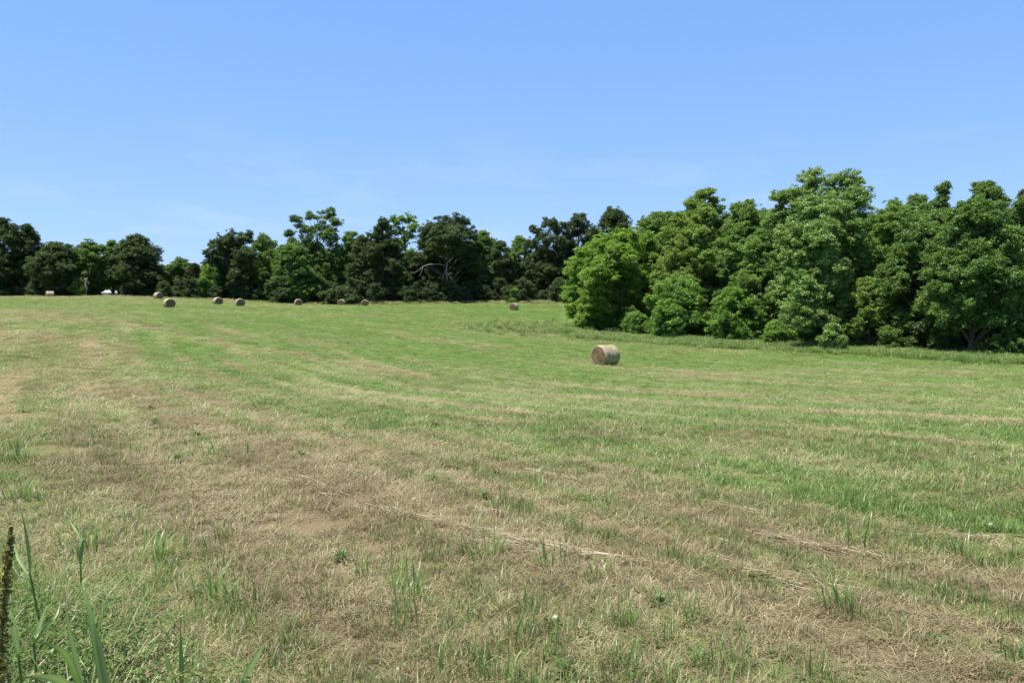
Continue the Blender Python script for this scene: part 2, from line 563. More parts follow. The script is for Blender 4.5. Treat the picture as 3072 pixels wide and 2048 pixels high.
# leaf-litter floor under the right-hand wood and the far wood
CLAY = [(at(165, 1362, 8.6), .32), (at(935, 1590, 5.55), .22), (at(30, 1240, 12.0), .5), (at(1110, 1665, 5.0), .18)]
_e = np.array([at(px, 890, D)[:2] for px, D in ((1765, 116), (1950, 99), (2250, 86), (2500, 76), (2750, 68), (3072, 60), (3500, 52), (4200, 46))])
_xs = GX.ravel() / np.maximum(GY.ravel(), .1)
_De = np.where(_xs < _e[0, 0] / _e[0, 1], 183, np.interp(_xs, _e[:, 0] / _e[:, 1], _e[:, 1]))
glit = sstep(-1, 4, GY.ravel() - _De) * sstep(230, 215, gd)
gclay = np.zeros(gd.shape)
for c, r_ in CLAY:
    gclay = np.maximum(gclay, np.exp(-(((GX.ravel() - c[0]) / (1.5 * r_)) ** 2 + ((GY.ravel() - c[1]) / r_) ** 2)))
gclay = np.clip(gclay * .55 * (0.3 + fbm(GX.ravel() / .25, GY.ravel() / .25, 77)), 0, 1)
nx, ny = len(gx), len(gy)
ii, jj = np.meshgrid(np.arange(nx - 1), np.arange(ny - 1))
q0 = (jj * nx + ii).ravel()
GQ = np.stack([q0, q0 + 1, q0 + nx + 1, q0 + nx], 1)
ground = link('ground', mesh_np('ground', np.stack([GX.ravel(), GY.ravel(), GZ.ravel()], 1), GQ, ground_mat(),
              {'dry': gdry, 'soil': gsoil, 'clay': gclay, 'litter': glit}, smooth=True))
tag(ground, 'gently rolling mown hay field, green with straw brown streaks', 'field', kind='structure')

_groups = {}
def instancer(coll):
    if coll.name in _groups:
        return _groups[coll.name]
    ng = bpy.data.node_groups.new('scatter_' + coll.name, 'GeometryNodeTree')
    ng.interface.new_socket('Geometry', in_out='INPUT', socket_type='NodeSocketGeometry')
    ng.interface.new_socket('Geometry', in_out='OUTPUT', socket_type='NodeSocketGeometry')
    n, l = ng.nodes, ng.links
    gi, go = n.new('NodeGroupInput'), n.new('NodeGroupOutput')
    ci = n.new('GeometryNodeCollectionInfo')
    ci.inputs['Collection'].default_value = coll
    ci.inputs['Separate Children'].default_value = True
    ci.inputs['Reset Children'].default_value = True
    ip = n.new('GeometryNodeInstanceOnPoints')
    ip.inputs['Pick Instance'].default_value = True
    def na(nm, ty):
        q = n.new('GeometryNodeInputNamedAttribute')
        q.data_type = ty
        q.inputs['Name'].default_value = nm
        return q.outputs['Attribute']
    l.new(gi.outputs[0], ip.inputs['Points'])
    l.new(ci.outputs[0], ip.inputs['Instance'])
    l.new(na('idx', 'INT'), ip.inputs['Instance Index'])
    l.new(na('rot', 'FLOAT_VECTOR'), ip.inputs['Rotation'])
    l.new(na('scl', 'FLOAT_VECTOR'), ip.inputs['Scale'])
    l.new(ip.outputs[0], go.inputs[0])
    _groups[coll.name] = ng
    return ng

def scatter(name, label, cat, coll, P, rot, scl, idx, dry, rnd, parent=None):
    me = mesh_np(name, P, np.zeros((0, 4), np.int32), None, {'rot': rot, 'scl': scl, 'dry': dry, 'rnd': rnd})
    a = me.attributes.new('idx', 'INT', 'POINT')
    a.data.foreach_set('value', np.asarray(idx, np.int32))
    o = link(name, me, parent)
    tag(o, label, cat, kind='stuff')
    md = o.modifiers.new('scatter', 'NODES')
    md.node_group = instancer(coll)
    return o

# ------------------------------------------------------------------ trees
def unit(v):
    return v / (np.linalg.norm(v, axis=-1, keepdims=True) + 1e-9)

def leaves(C, N, L, W, T, rng):
    """small leaf faces at centres C with normals N"""
    n = len(C)
    t = unit(np.cross(N, rng.normal(size=(n, 3))))
    b = np.cross(N, t)
    L = L[:, None]; W = W[:, None]
    drop = N * (L * 0.12)
    V = np.stack([C - t * L * .5 - b * W * .42, C + t * L * .5 + drop, C - t * L * .3 + b * W * .62 - drop], 1).reshape(-1, 3)
    Q = np.arange(3 * n).reshape(-1, 3)
    return V, Q, np.repeat(T, 3)

# sprays of leaves about a metre across, shared by the crowns of a kind
SPRAY = {}
for pk, (pal_, coarse) in enumerate([(p_, c_) for p_ in LEAF for c_ in (0, 1)]):
    cl = bpy.data.collections.new('spray_%s_%d' % (pal_, coarse))
    for v_ in range(5):
        r_ = np.random.default_rng(500 + pk * 10 + v_)
        fine = pal_ in ('grey', 'cedar')
        m_ = 11
        cen = unit(r_.normal(size=(m_, 3))) * (r_.random((m_, 1)) ** .45) * np.array([.85, .85, .5])
        nl_ = (26 if fine else 20) if coarse else (34 if fine else 27)
        C = np.repeat(cen, nl_, 0) + r_.normal(size=(m_ * nl_, 3)) * np.array([.20, .20, .13])
        C[:, 2] -= .18 * (C[:, 0] ** 2 + C[:, 1] ** 2)
        N = unit(C * np.array([.5, .5, .3]) + np.array([0, 0, .55]) + r_.normal(size=C.shape) * (.75 if coarse else .6))
        L = ((.21 if fine else .255) if coarse else (.17 if fine else .21)) * r_.uniform(.65, 1.3, len(C))
        T = np.clip(np.repeat(r_.uniform(.3, .6, m_), nl_) + r_.normal(0, .30 if coarse else .16, len(C)), 0, 1)  # wider spread on coarse sprays puts leaf highlights into the tint
        V, Q, T3 = leaves(C, N, L, L * r_.uniform(.5, .8, len(C)), T, r_)
        me = mesh_np('spray', V, Q, LEAF[pal_], {'tint': T3}, nside=3)
        cl.objects.link(bpy.data.objects.new('spray%d_%s_%d' % (v_, pal_, coarse), me))
    SPRAY[pal_, coarse] = cl

def spray_obj(name, P, S_, pal, rng, parent=None, T=None, label=None, cat=None, coarse=0):
    n = len(P)
    rot = np.stack([rng.normal(0, .35, n), rng.normal(0, .35, n), rng.uniform(0, 6.283, n)], 1)
    T = rng.uniform(-.22, .25, n) if T is None else T
    S_ = np.asarray(S_)
    return scatter(name, label, cat, SPRAY[pal, coarse], P, rot, np.stack([S_, S_, S_ * rng.uniform(.75, 1.1, n)], 1), rng.integers(0, 5, n), np.zeros(n), T, parent)

PROFILE = {
    'round': lambda t: np.clip(1 - (2 * t - 0.92) ** 2, 0.0, 1) ** 0.5,
    'tall':  lambda t: np.clip(1 - np.abs(2 * t - 0.85) ** 2.4, 0.0, 1) ** 0.6,
    'cone':  lambda t: np.clip(np.minimum(1, (t + .12) * 4.0) * (1 - t * 0.97) ** 0.62, 0, 1),
    'dome':  lambda t: np.clip(1 - t ** 2.2, 0, 1) ** 0.6 * np.minimum(1, .6 + t * 2.5),
    'vase':  lambda t: np.clip(np.sin(np.pi * np.clip(t * 0.8 + 0.14, 0, 1)) ** 0.8, 0, 1) * (0.45 + 0.55 * np.minimum(1, t * 1.9)),
}

def make_tree(name, label, cat, px, D, top, half, shape='round', pal='dark', base=0.1, leaf=0.32, dens=1.0, seed=0,
              lobes=None, nl=26, group=None, lean=0.0, clump=0.40, bark=None, droop=0.0):
    rng = np.random.default_rng(1000 + seed)
    X = at(px, 890, D)[0]
    zb = gz1(X, D)
    H = at(px, top, D)[2] - zb
    W = half * 1.06 / F * D
    rc = leaf * 2.6                                   # size of one spray
    root = empty(name, (X, D, zb))
    tag(root, label, cat, group)
    prof = PROFILE[shape]
    LB = []
    if lobes:
        for (lx, ly, r, dy) in lobes:              # pixel centre, pixel radius, depth offset
            p = at(lx, ly, D + dy) - np.array([X, D, zb])
            LB.append((p, np.array([1, 1, .95]) * r * 1.07 / F * D))
    else:
        for i in range(nl):
            t = (i + 0.5) / nl
            r = prof(np.array([t]))[0] * W
            a = i * 2.39996 + rng.uniform(-.5, .5)
            lr = np.clip(W * rng.uniform(.26, .50) * (.55 + .45 * r / W), .12 * W, max(r, .25 * W))
            off = max(0, r - lr * .85) * rng.uniform(.70, 1.12)
            z = H * (base + (1 - base) * t)
            z = min(z, H - lr * .80)
            z = max(z, lr * .55)
            LB.append((np.array([math.cos(a) * off + lean * W * t, math.sin(a) * off, z]), np.array([lr, lr, lr * rng.uniform(.7, 1.05)])))
    # small boughs that stand out of the outline
    for c, rr in [LB[q_] for q_ in rng.choice(len(LB), min(len(LB), 12), replace=False)]:
        d_ = unit(rng.normal(size=3) + np.array([0, 0, .5]))
        q_ = c + d_ * rr * rng.uniform(.85, 1.15)
        if q_[2] < H * 1.0:
            LB.append((q_, rr * rng.uniform(.28, .45)))
    # trunk and limbs
    tr = []
    th = H * 0.72
    r0 = 0.018 * H + 0.06
    tp = bend((0, 0, -0.25), (lean * W * .6, 0, th), 9, rng, .10)
    tr.append(tube(tp, np.linspace(r0, r0 * .28, 9) * np.array([1.35, 1.08] + [1] * 7), 8))
    for c, rr in LB:
        k = int(np.clip((c[2] / th - .28) * 8, 1, 7))
        bp = bend(tp[k], c, 6, rng, .10)
        tr.append(tube(bp, np.linspace(r0 * .42 * (1 - k * .07), .025, 6), 5))
    Ps, Ss, Ts = [], [], []
    def put(p, s_, t_):
        Ps.append(np.atleast_2d(p)); Ss.append(np.atleast_1d(s_)); Ts.append(np.atleast_1d(t_))
    for c, rr in LB:
        R_ = rr[0]
        m = max(3, int(dens * 5.2 * (R_ / rc) ** 2 / 2.2))       # clumps over the lobe
        m = min(m, 34)
        dirs = unit(rng.normal(size=(m, 3)) + np.array([0, 0, .28]) + unit(np.array([[c[0], c[1], 0]])) * .35)
        for j in range(m):
            cr_ = max(rc * .5, R_ * clump * rng.uniform(.6, 1.15))
            cc = c + dirs[j] * rr * rng.uniform(.55, 1.0)
            k = int(np.clip((cr_ / rc) ** 2 * 2.6 * dens, 2, 9))
            dv = unit(rng.normal(size=(k, 3)) + np.array([0, 0, .45]) + dirs[j] * .35)
            p = cc + dv * (cr_ * rng.uniform(.25, .95, k))[:, None] * np.array([1.1, 1.1, .7])
            p[:, 2] -= droop * rng.random(k) * cr_
            put(p, rc * rng.uniform(.55, 1.05, k), rng.uniform(-.2, .2) + rng.normal(0, .07, k))
        # loose sprays that break the outline
        k = int(6 * dens * max(1, R_ / rc))
        dv = unit(rng.normal(size=(k, 3)) + np.array([0, 0, .35]))
        put(c + dv * rr * rng.uniform(.95, 1.28, k)[:, None], rc * rng.uniform(.3, .62, k), rng.uniform(-.1, .25, k))
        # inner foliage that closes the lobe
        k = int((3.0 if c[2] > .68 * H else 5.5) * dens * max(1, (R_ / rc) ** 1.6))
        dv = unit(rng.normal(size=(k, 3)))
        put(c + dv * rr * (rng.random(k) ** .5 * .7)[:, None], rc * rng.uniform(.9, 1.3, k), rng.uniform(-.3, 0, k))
        for j in range(min(4, m)):
            tr.append(tube(bend(c, c + dirs[j] * rr * .95, 4, rng, .04), np.linspace(.05, .012, 4), 4))
    P, S_, T = np.concatenate(Ps), np.concatenate(Ss), np.concatenate(Ts)
    ok = P[:, 2] > S_ * .25
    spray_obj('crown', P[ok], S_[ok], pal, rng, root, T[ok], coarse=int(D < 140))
    tv, tq = join(tr)
    link('trunk', mesh_np('trunk', tv, tq, bark or BARK, smooth=True), root)
    make_tree.tris += int(ok.sum())
    return root
make_tree.tris = 0

GF, GR = 'trees along the far edge of the field', 'trees in the near wood on the right'
FAR = [  # name, label, px, D, top, half, shape, pal, base, dens, seed, extra
 ('tall_tree', 'tall loose crowned tree at the far left edge of the picture', 18, 186, 655, 62, 'tall', 'dark', .12, .95, 1, {}),
 ('tall_tree', 'tall narrow tree with a small knob top, second from the left edge', 88, 189, 673, 50, 'tall', 'dark', .12, .95, 2, {}),
 ('leafy_tree', 'dense round dark tree behind the leftmost bale', 165, 182, 729, 68, 'round', 'dark', .06, 1.15, 3, {}),
 ('leafy_tree', 'tree beside the sky gap, just right of the pale broken snag', 274, 186, 726, 50, 'round', 'mid', .16, 1.0, 4, {}),
 ('leafy_tree', 'broad round topped dark tree right of the open trunks', 412, 188, 707, 84, 'dome', 'dark', .17, 1.1, 5, {}),
 ('leafy_tree', 'slim tree with thin upright top between two round dark trees', 340, 194, 722, 40, 'tall', 'mid', .2, .8, 6, {}),
 ('small_tree', 'low green tree in the dip of the far tree line', 545, 196, 778, 46, 'round', 'mid', .05, 1.0, 7, {}),
 ('cedar_tree', 'brownish cedar in the dip of the far tree line', 582, 188, 794, 30, 'cone', 'cedar', .03, 1.3, 8, {}),
 ('small_tree', 'small fresh green tree right of the brownish cedar', 630, 186, 798, 30, 'round', 'fresh', .03, 1.0, 9, {}),
 ('oak_tree', 'clumpy spreading oak behind the pair of close bales', 688, 187, 690, 74, 'vase', 'dark', .10, .9, 10,
   {'lobes': [(690, 722, 32, 0), (728, 716, 27, 3), (655, 745, 28, -2), (700, 760, 38, 2), (640, 778, 24, 0), (735, 768, 28, -3), (672, 800, 36, 3), (720, 815, 36, -2), (650, 840, 36, 0), (700, 862, 34, 1), (745, 855, 28, 0)]}),
 ('leafy_tree', 'medium tree with uneven top right of the clumpy oak', 792, 190, 706, 56, 'round', 'mid', .08, 1.0, 11, {}),
 ('leafy_tree', 'wide low domed tree left of the tall open tree', 882, 184, 734, 80, 'dome', 'mid', .05, 1.15, 12, {}),
 ('tall_tree', 'tall open crowned tree with bare forked limbs against the sky', 955, 194, 628, 86, 'vase', 'mid', .1, .85, 13,
   {'lobes': [(940, 648, 15, 0), (985, 650, 24, 1), (1008, 672, 20, -2), (895, 668, 17, 0), (912, 692, 18, 3), (960, 690, 26, 0), (990, 712, 24, -2), (870, 700, 9, 0), (880, 730, 14, 2), (925, 730, 24, 0), (955, 760, 30, 1), (1000, 752, 26, -2), (920, 780, 26, 2), (975, 805, 34, 0), (930, 835, 32, -2), (1000, 850, 34, 0)], 'clump': .38}),
 ('leafy_tree', 'greyish green tree right of the tall open tree', 1052, 198, 694, 42, 'round', 'grey', .1, 1.0, 14, {}),
 ('leafy_tree', 'dark narrow tree behind the rightmost of the far middle bales', 1088, 189, 706, 46, 'tall', 'dark', .05, 1.15, 15, {}),
 ('leafy_tree', 'tall dense dark tree left of the two headed bright tree', 1150, 188, 654, 58, 'tall', 'dark', .05, 1.2, 16, {}),
 ('tall_tree', 'two headed open bright tree poking above the far tree line', 1216, 204, 640, 44, 'tall', 'fresh', .1, .85, 17,
   {'lobes': [(1188, 662, 16, 0), (1226, 660, 19, 1), (1240, 682, 17, 0), (1200, 690, 15, 2), (1222, 712, 18, 0), (1205, 735, 17, 0), (1230, 765, 20, -1), (1210, 800, 30, 0), (1230, 840, 34, 0)]}),
 ('big_oak', 'biggest dark dome crowned tree with pale dead limbs hanging below', 1340, 186, 644, 86, 'dome', 'dark', .20, 1.1, 18,
   {'lobes': [(1370, 672, 30, 0), (1330, 682, 32, 3), (1290, 692, 30, -2), (1400, 704, 27, 0), (1275, 722, 26, 2), (1320, 724, 38, -6), (1370, 722, 40, -4), (1405, 745, 26, 2), (1300, 758, 36, 4), (1350, 770, 38, 5), (1400, 785, 30, 2), (1265, 775, 26, 0), (1310, 805, 32, 6), (1385, 825, 36, 6)]}),
 ('leafy_tree', 'sloping shouldered tree just right of the biggest dark dome', 1452, 192, 694, 52, 'round', 'mid', .06, 1.1, 19, {}),
 ('leafy_tree', 'lower dark tree in the dip before the lighter green tree', 1500, 189, 724, 40, 'round', 'dark', .04, 1.15, 20, {}),
 ('leafy_tree', 'lighter green tree in the notch behind the lone right bale', 1558, 196, 708, 44, 'round', 'grey', .05, 1.0, 21, {}),
 ('oak_tree', 'tall clumpy oak with sky holes left of the bright maple', 1640, 190, 648, 62, 'vase', 'dark', .08, .9, 22,
   {'lobes': [(1645, 672, 20, 0), (1672, 690, 24, 2), (1615, 700, 22, 0), (1640, 722, 26, -3), (1598, 732, 20, 2), (1680, 735, 24, 0), (1630, 765, 32, 2), (1675, 785, 28, 0), (1600, 790, 28, 0), (1640, 820, 36, -2), (1600, 850, 34, 0), (1680, 845, 34, 1)]}),
 ('tall_tree', 'tree with two thin tufts on top behind the bright maple', 1735, 196, 640, 56, 'round', 'dark', .1, .9, 23, {}),
 ('leafy_tree', 'broad soft crowned dark tree rising behind the bright maple', 1836, 186, 626, 84, 'dome', 'dark', .15, 1.1, 24, {}),
]
for nm, lab, px, D, top, half, shp, pal, bs, dn, sd, ex in FAR:
    make_tree(nm, lab, 'tree', px, D, top, half, shp, pal, bs, .36, dn, sd, group=GF, **ex)

NEAR = [
 ('maple_tree', 'bright yellow green rounded maple at the tip of the near wood', 1826, 112, 690, 130, 'round', 'bright', .04, 1.05, 41, .26,
   {'lobes': [(1880, 722, 40, 0), (1815, 730, 36, -2), (1925, 740, 38, 4), (1760, 770, 36, 0), (1850, 772, 46, -4), (1735, 820, 38, 0), (1800, 830, 48, -5), (1880, 830, 44, -2), (1725, 878, 36, 0), (1790, 890, 44, -4), (1860, 895, 34, 1), (1722, 930, 30, -2), (1770, 945, 34, -4), (1850, 950, 26, -3), (1925, 840, 44, 3), (1930, 920, 40, 2), (1755, 968, 24, -3), (1815, 966, 28, -2), (1880, 962, 26, -2), (1930, 966, 28, 0)]}),
 ('leafy_tree', 'green tree rising between the bright maple and golden topped gum', 1968, 122, 634, 84, 'round', 'grey', .05, 1.0, 42, .28, {}),
 ('gum_tree', 'pointed tree with golden tinged top in the near wood', 2112, 106, 561, 132, 'cone', 'olive', .03, 1.0, 43, .26,
   {'lobes': [(2112, 590, 26, 0), (2085, 620, 28, -1), (2140, 620, 28, 1), (2105, 655, 38, -3), (2055, 672, 34, 0), (2155, 670, 36, 2), (2020, 715, 36, 0), (2090, 712, 44, -5), (2150, 728, 44, -2), (2040, 770, 44, -3), (2110, 785, 50, -6), (2180, 790, 44, 0), (2000, 800, 40, 0), (2000, 860, 42, -3), (2060, 860, 46, -6), (2130, 875, 50, -4), (2190, 870, 44, 0)]}),
 ('leafy_tree', 'fine leaved pale tree right of the golden topped gum', 2238, 100, 606, 104, 'round', 'grey', .05, .95, 44, .23, {'clump': .45}),
 ('small_tree', 'low leafy small tree in front of the golden topped gum', 2030, 94, 835, 105, 'dome', 'fresh', .03, .9, 45, .24, {'nl': 16}),
 ('small_tree', 'low branching small tree in front of the willowy tree', 2205, 86, 862, 84, 'dome', 'fresh', .03, .9, 46, .22, {'nl': 16}),
 ('willow_tree', 'soft fine leaved willowy tree left of the tallest double headed tree', 2292, 88, 688, 106, 'dome', 'grey', .04, 1.0, 47, .21, {'droop': .5, 'clump': .45}),
 ('sycamore_tree', 'tallest double headed sycamore with glinting pale leaves', 2462, 82, 497, 160, 'round', 'pale', .03, 1.05, 48, .24,
   {'lobes': [(2440, 540, 38, 0), (2480, 590, 40, 3), (2395, 588, 36, 0), (2535, 545, 44, 2), (2572, 590, 36, 0), (2350, 600, 30, -1), (2360, 650, 40, 0), (2430, 645, 48, -4), (2500, 640, 44, -3), (2560, 645, 46, 2), (2320, 670, 30, 1), (2380, 715, 48, -4), (2460, 715, 52, -6), (2540, 710, 50, -3), (2595, 700, 34, 2), (2400, 790, 52, -5), (2480, 800, 54, -6), (2560, 790, 50, -2), (2420, 870, 50, -7), (2500, 880, 50, -4), (2400, 940, 44, -8), (2480, 950, 46, -6), (2360, 870, 44, -2)]}),
 ('leafy_tree', 'greyish small leaved tree right of the tallest sycamore', 2675, 80, 602, 112, 'round', 'grey', .05, 1.0, 49, .22, {'clump': .45}),
 ('leafy_tree', 'dark tree with ragged top behind the greyish small leaved tree', 2740, 98, 582, 88, 'round', 'mid', .1, .95, 50, .27, {}),
 ('spire_tree', 'thin dark spire standing up left of the rounded far top', 2820, 94, 556, 42, 'tall', 'mid', .1, .9, 51, .26, {'nl': 26}),
 ('leafy_tree', 'dark tree with rounded flat top high at the right', 2950, 90, 546, 100, 'dome', 'mid', .15, .95, 52, .26, {}),
 ('small_tree', 'yellowish green small tree at the wood edge right of the sycamore foot', 2615, 75, 842, 76, 'dome', 'olive', .04, .8, 53, .21, {'nl': 16}),
 ('leafy_tree', 'mid green spreading tree between sycamore and rightmost trees', 2770, 73, 665, 118, 'round', 'mid', .08, 1.0, 54, .23, {}),
 ('leafy_tree', 'broad crowned green tree with dark forked trunk near the right edge', 2922, 66, 600, 142, 'dome', 'mid', .18, 1.0, 55, .24, {'nl': 34}),
 ('leafy_tree', 'tall green tree cut off by the right edge of the picture', 3085, 68, 585, 118, 'dome', 'mid', .13, 1.0, 56, .24, {'nl': 28}),
 ('leafy_tree', 'dark wispy top showing at the right edge behind the tall cut off tree', 3068, 95, 575, 50, 'tall', 'dark', .2, .8, 58, .28, {}),
 ('small_tree', 'shaded small dark tree left of the forked trunk at the right', 2850, 71, 840, 90, 'dome', 'dark', .06, .9, 59, .24, {'nl': 16}),
]
for nm, lab, px, D, top, half, shp, pal, bs, dn, sd, lf, ex in NEAR:
    make_tree(nm, lab, 'tree', px, D, top, half, shp, pal, bs, lf, dn, sd, group=GR, **ex)

SHRUBS = [
 ('small leafy bush at the foot of the broken snag', 242, 181, 838, 26, 'mid', .34),
 ('rounded bush in front of the wide low domed tree', 848, 180, 838, 56, 'dark', .34),
 ('low dark bush on the field edge behind the small pale bale', 1022, 180, 862, 58, 'dark', .34),
 ('low bush at the far edge behind the lone right bale', 1540, 182, 868, 22, 'grey', .34),
 ('bush under the tall clumpy oak beside the bright maple', 1680, 182, 836, 34, 'dark', .34),
 ('low leafy bush under the right side of the bright maple', 1905, 99, 940, 34, 'fresh', .22),
 ('bush with bright leaf tips below the willowy tree', 2330, 79, 968, 42, 'fresh', .2),
 ('pale leaved bush at the foot of the tallest sycamore', 2500, 72, 978, 40, 'pale', .2),
 ('small dark bush standing alone in the tall weeds', 1705, 98, 996, 22, 'mid', .18),
]
for i, (lab, px, D, top, half, pal, lf) in enumerate(SHRUBS):
    make_tree('shrub', lab, 'shrub', px, D, top, half, 'dome', pal, .03, lf, .7, 200 + i, nl=11, group='shrubs along the wood edges', clump=.55)

# the depth of the wood behind the front rows: one leafy mass each
def wood_mass(name, label, pts, rc, pal, seed, per, spread, zf=.75):
    rng = np.random.default_rng(seed)
    Ps = []
    for px, D, top in pts:
        X = at(px, 890, D)[0]
        zb = gz1(X, D)
        H = max(.6, at(px, top, D)[2] - zb)
        n = int(per * max(.3, H / 7))
        p = unit(rng.normal(size=(n, 3))) * (rng.random((n, 1)) ** .4) * np.array([spread, spread * .8, 1])
        z = rng.random(n)
        p[:, :2] *= (1 - .45 * z[:, None] ** 2)
        p[:, 2] = z * H
        Ps.append(p + np.array([X, D, zb]))
    P = np.concatenate(Ps)
    spray_obj(name, P, rc * rng.uniform(.6, 1.15, len(P)), pal, rng, None, rng.uniform(-.35, .05, len(P)), label, 'wood', coarse=int(pts[0][1] < 140))
    make_tree.tris += len(P)

rg = np.random.default_rng(5)
wood_mass('woodland', 'dark mass of foliage filling in behind the far tree line',
          [(px, 203 + rg.uniform(-3, 8), rg.uniform(742, 800)) for px in range(630, 2000, 36)] + [(px, 203, rg.uniform(760, 800)) for px in range(-260, 210, 36)], 1.2, 'dark', 11, 130, 4.6)
wood_mass('woodland', 'dark mass of foliage deep inside the near wood on the right',
          [(px, 122 - (px - 1950) * .036 + rg.uniform(-2, 5), rg.uniform(625, 720)) for px in range(1960, 3500, 45)], .9, 'mid', 12, 210, 3.8)
wood_mass('undergrowth', 'shaded undergrowth along the foot of the near wood',
          [(px, D + rg.uniform(1.0, 7), yb_ - rg.uniform(20, 150)) for px, D, yb_ in [(p, np.interp(p, [1780, 1950, 2250, 2500, 2750, 3072, 3500], [111, 98, 86, 76, 69, 61, 53]), np.interp(p, [1780, 1950, 2500, 3072, 3500], [985, 1003, 1042, 1085, 1110])) for p in range(1770, 3420, 17)]], .50, 'mid', 14, 90, 1.7)
wood_mass('undergrowth', 'shaded undergrowth along the foot of the far tree line',
          [(px, 184 + rg.uniform(-2, 6), rg.uniform(835, 882)) for px in list(range(-300, 300, 14)) + list(range(380, 2000, 14))], .80, 'dark', 15, 90, 2.2)
wood_mass('distant_wood', 'grey green distant wood seen through gaps in the far tree line',
          [(px, 330 + rg.uniform(-20, 30), rg.uniform(796, 822)) for px in range(150, 700, 30)], 1.8, 'grey', 13, 60, 5.0)  # grey leaf palette only, no haze built

# broken pale snag and the dead limbs of the big oak
rng = np.random.default_rng(77)
def px_path(pts, D, org):
    return np.array([at(x, y, D) - org for x, y in pts])
p0 = at(258, 893, 180.5); p0[2] = gz1(p0[0], p0[1])
sn = empty('dead_snag', p0)
tag(sn, 'pale broken dead snag at the left end of the open trunks', 'dead tree')
v, q = join([tube(px_path([(259, 895), (256, 878), (260, 864), (256, 850), (259, 840), (263, 832)], 180.5, p0), [.26, .22, .24, .17, .15, .08], 8)])
link('trunk', mesh_np('trunk', v, q, DEADWOOD, smooth=True), sn)
v, q = join([tube(px_path([(258, 840), (254, 834), (252, 833)], 180.4, p0), [.12, .08, .03], 6)])
link('branch', mesh_np('branch', v, q, DEADWOOD, smooth=True), sn)
oak = [o for o in bpy.data.objects if o.name == 'big_oak'][0]
ob = np.array(oak.location)
DO = 180.0
limbs = [[[(1330, 800), (1312, 792), (1285, 793), (1268, 800), (1255, 812), (1243, 818), (1233, 815)], [(1268, 800), (1266, 812), (1262, 822), (1256, 830)]],
         [[(1337, 790), (1339, 806), (1336, 816), (1345, 822), (1352, 834), (1358, 842), (1366, 848)], [(1336, 816), (1330, 824), (1328, 838)], [(1340, 818), (1342, 832), (1341, 846)], [(1350, 830), (1356, 834), (1354, 842)]]]
for lm in limbs:
    tb = []
    for k, pth in enumerate(lm):
        P = px_path(pth, DO, ob)
        P[:, 1] += rng.normal(0, .25, len(P))
        if k == 0:
            P[0] = P[0] + np.array([0, 4.5, .5])
        tb.append(tube(P, np.linspace(.10 if k == 0 else .06, .022, len(P)), 6))
    v, q = join(tb)
    o = link('dead_limb', mesh_np('dead_limb', v, q, DEADWOOD, smooth=True), oak)
    o['label'] = 'bare pale dead limb hanging below the crown'
P = px_path([(1327, 892), (1328, 870), (1332, 850), (1335, 825)], 182.5, ob)
print('TREE TRIS', make_tree.tris)

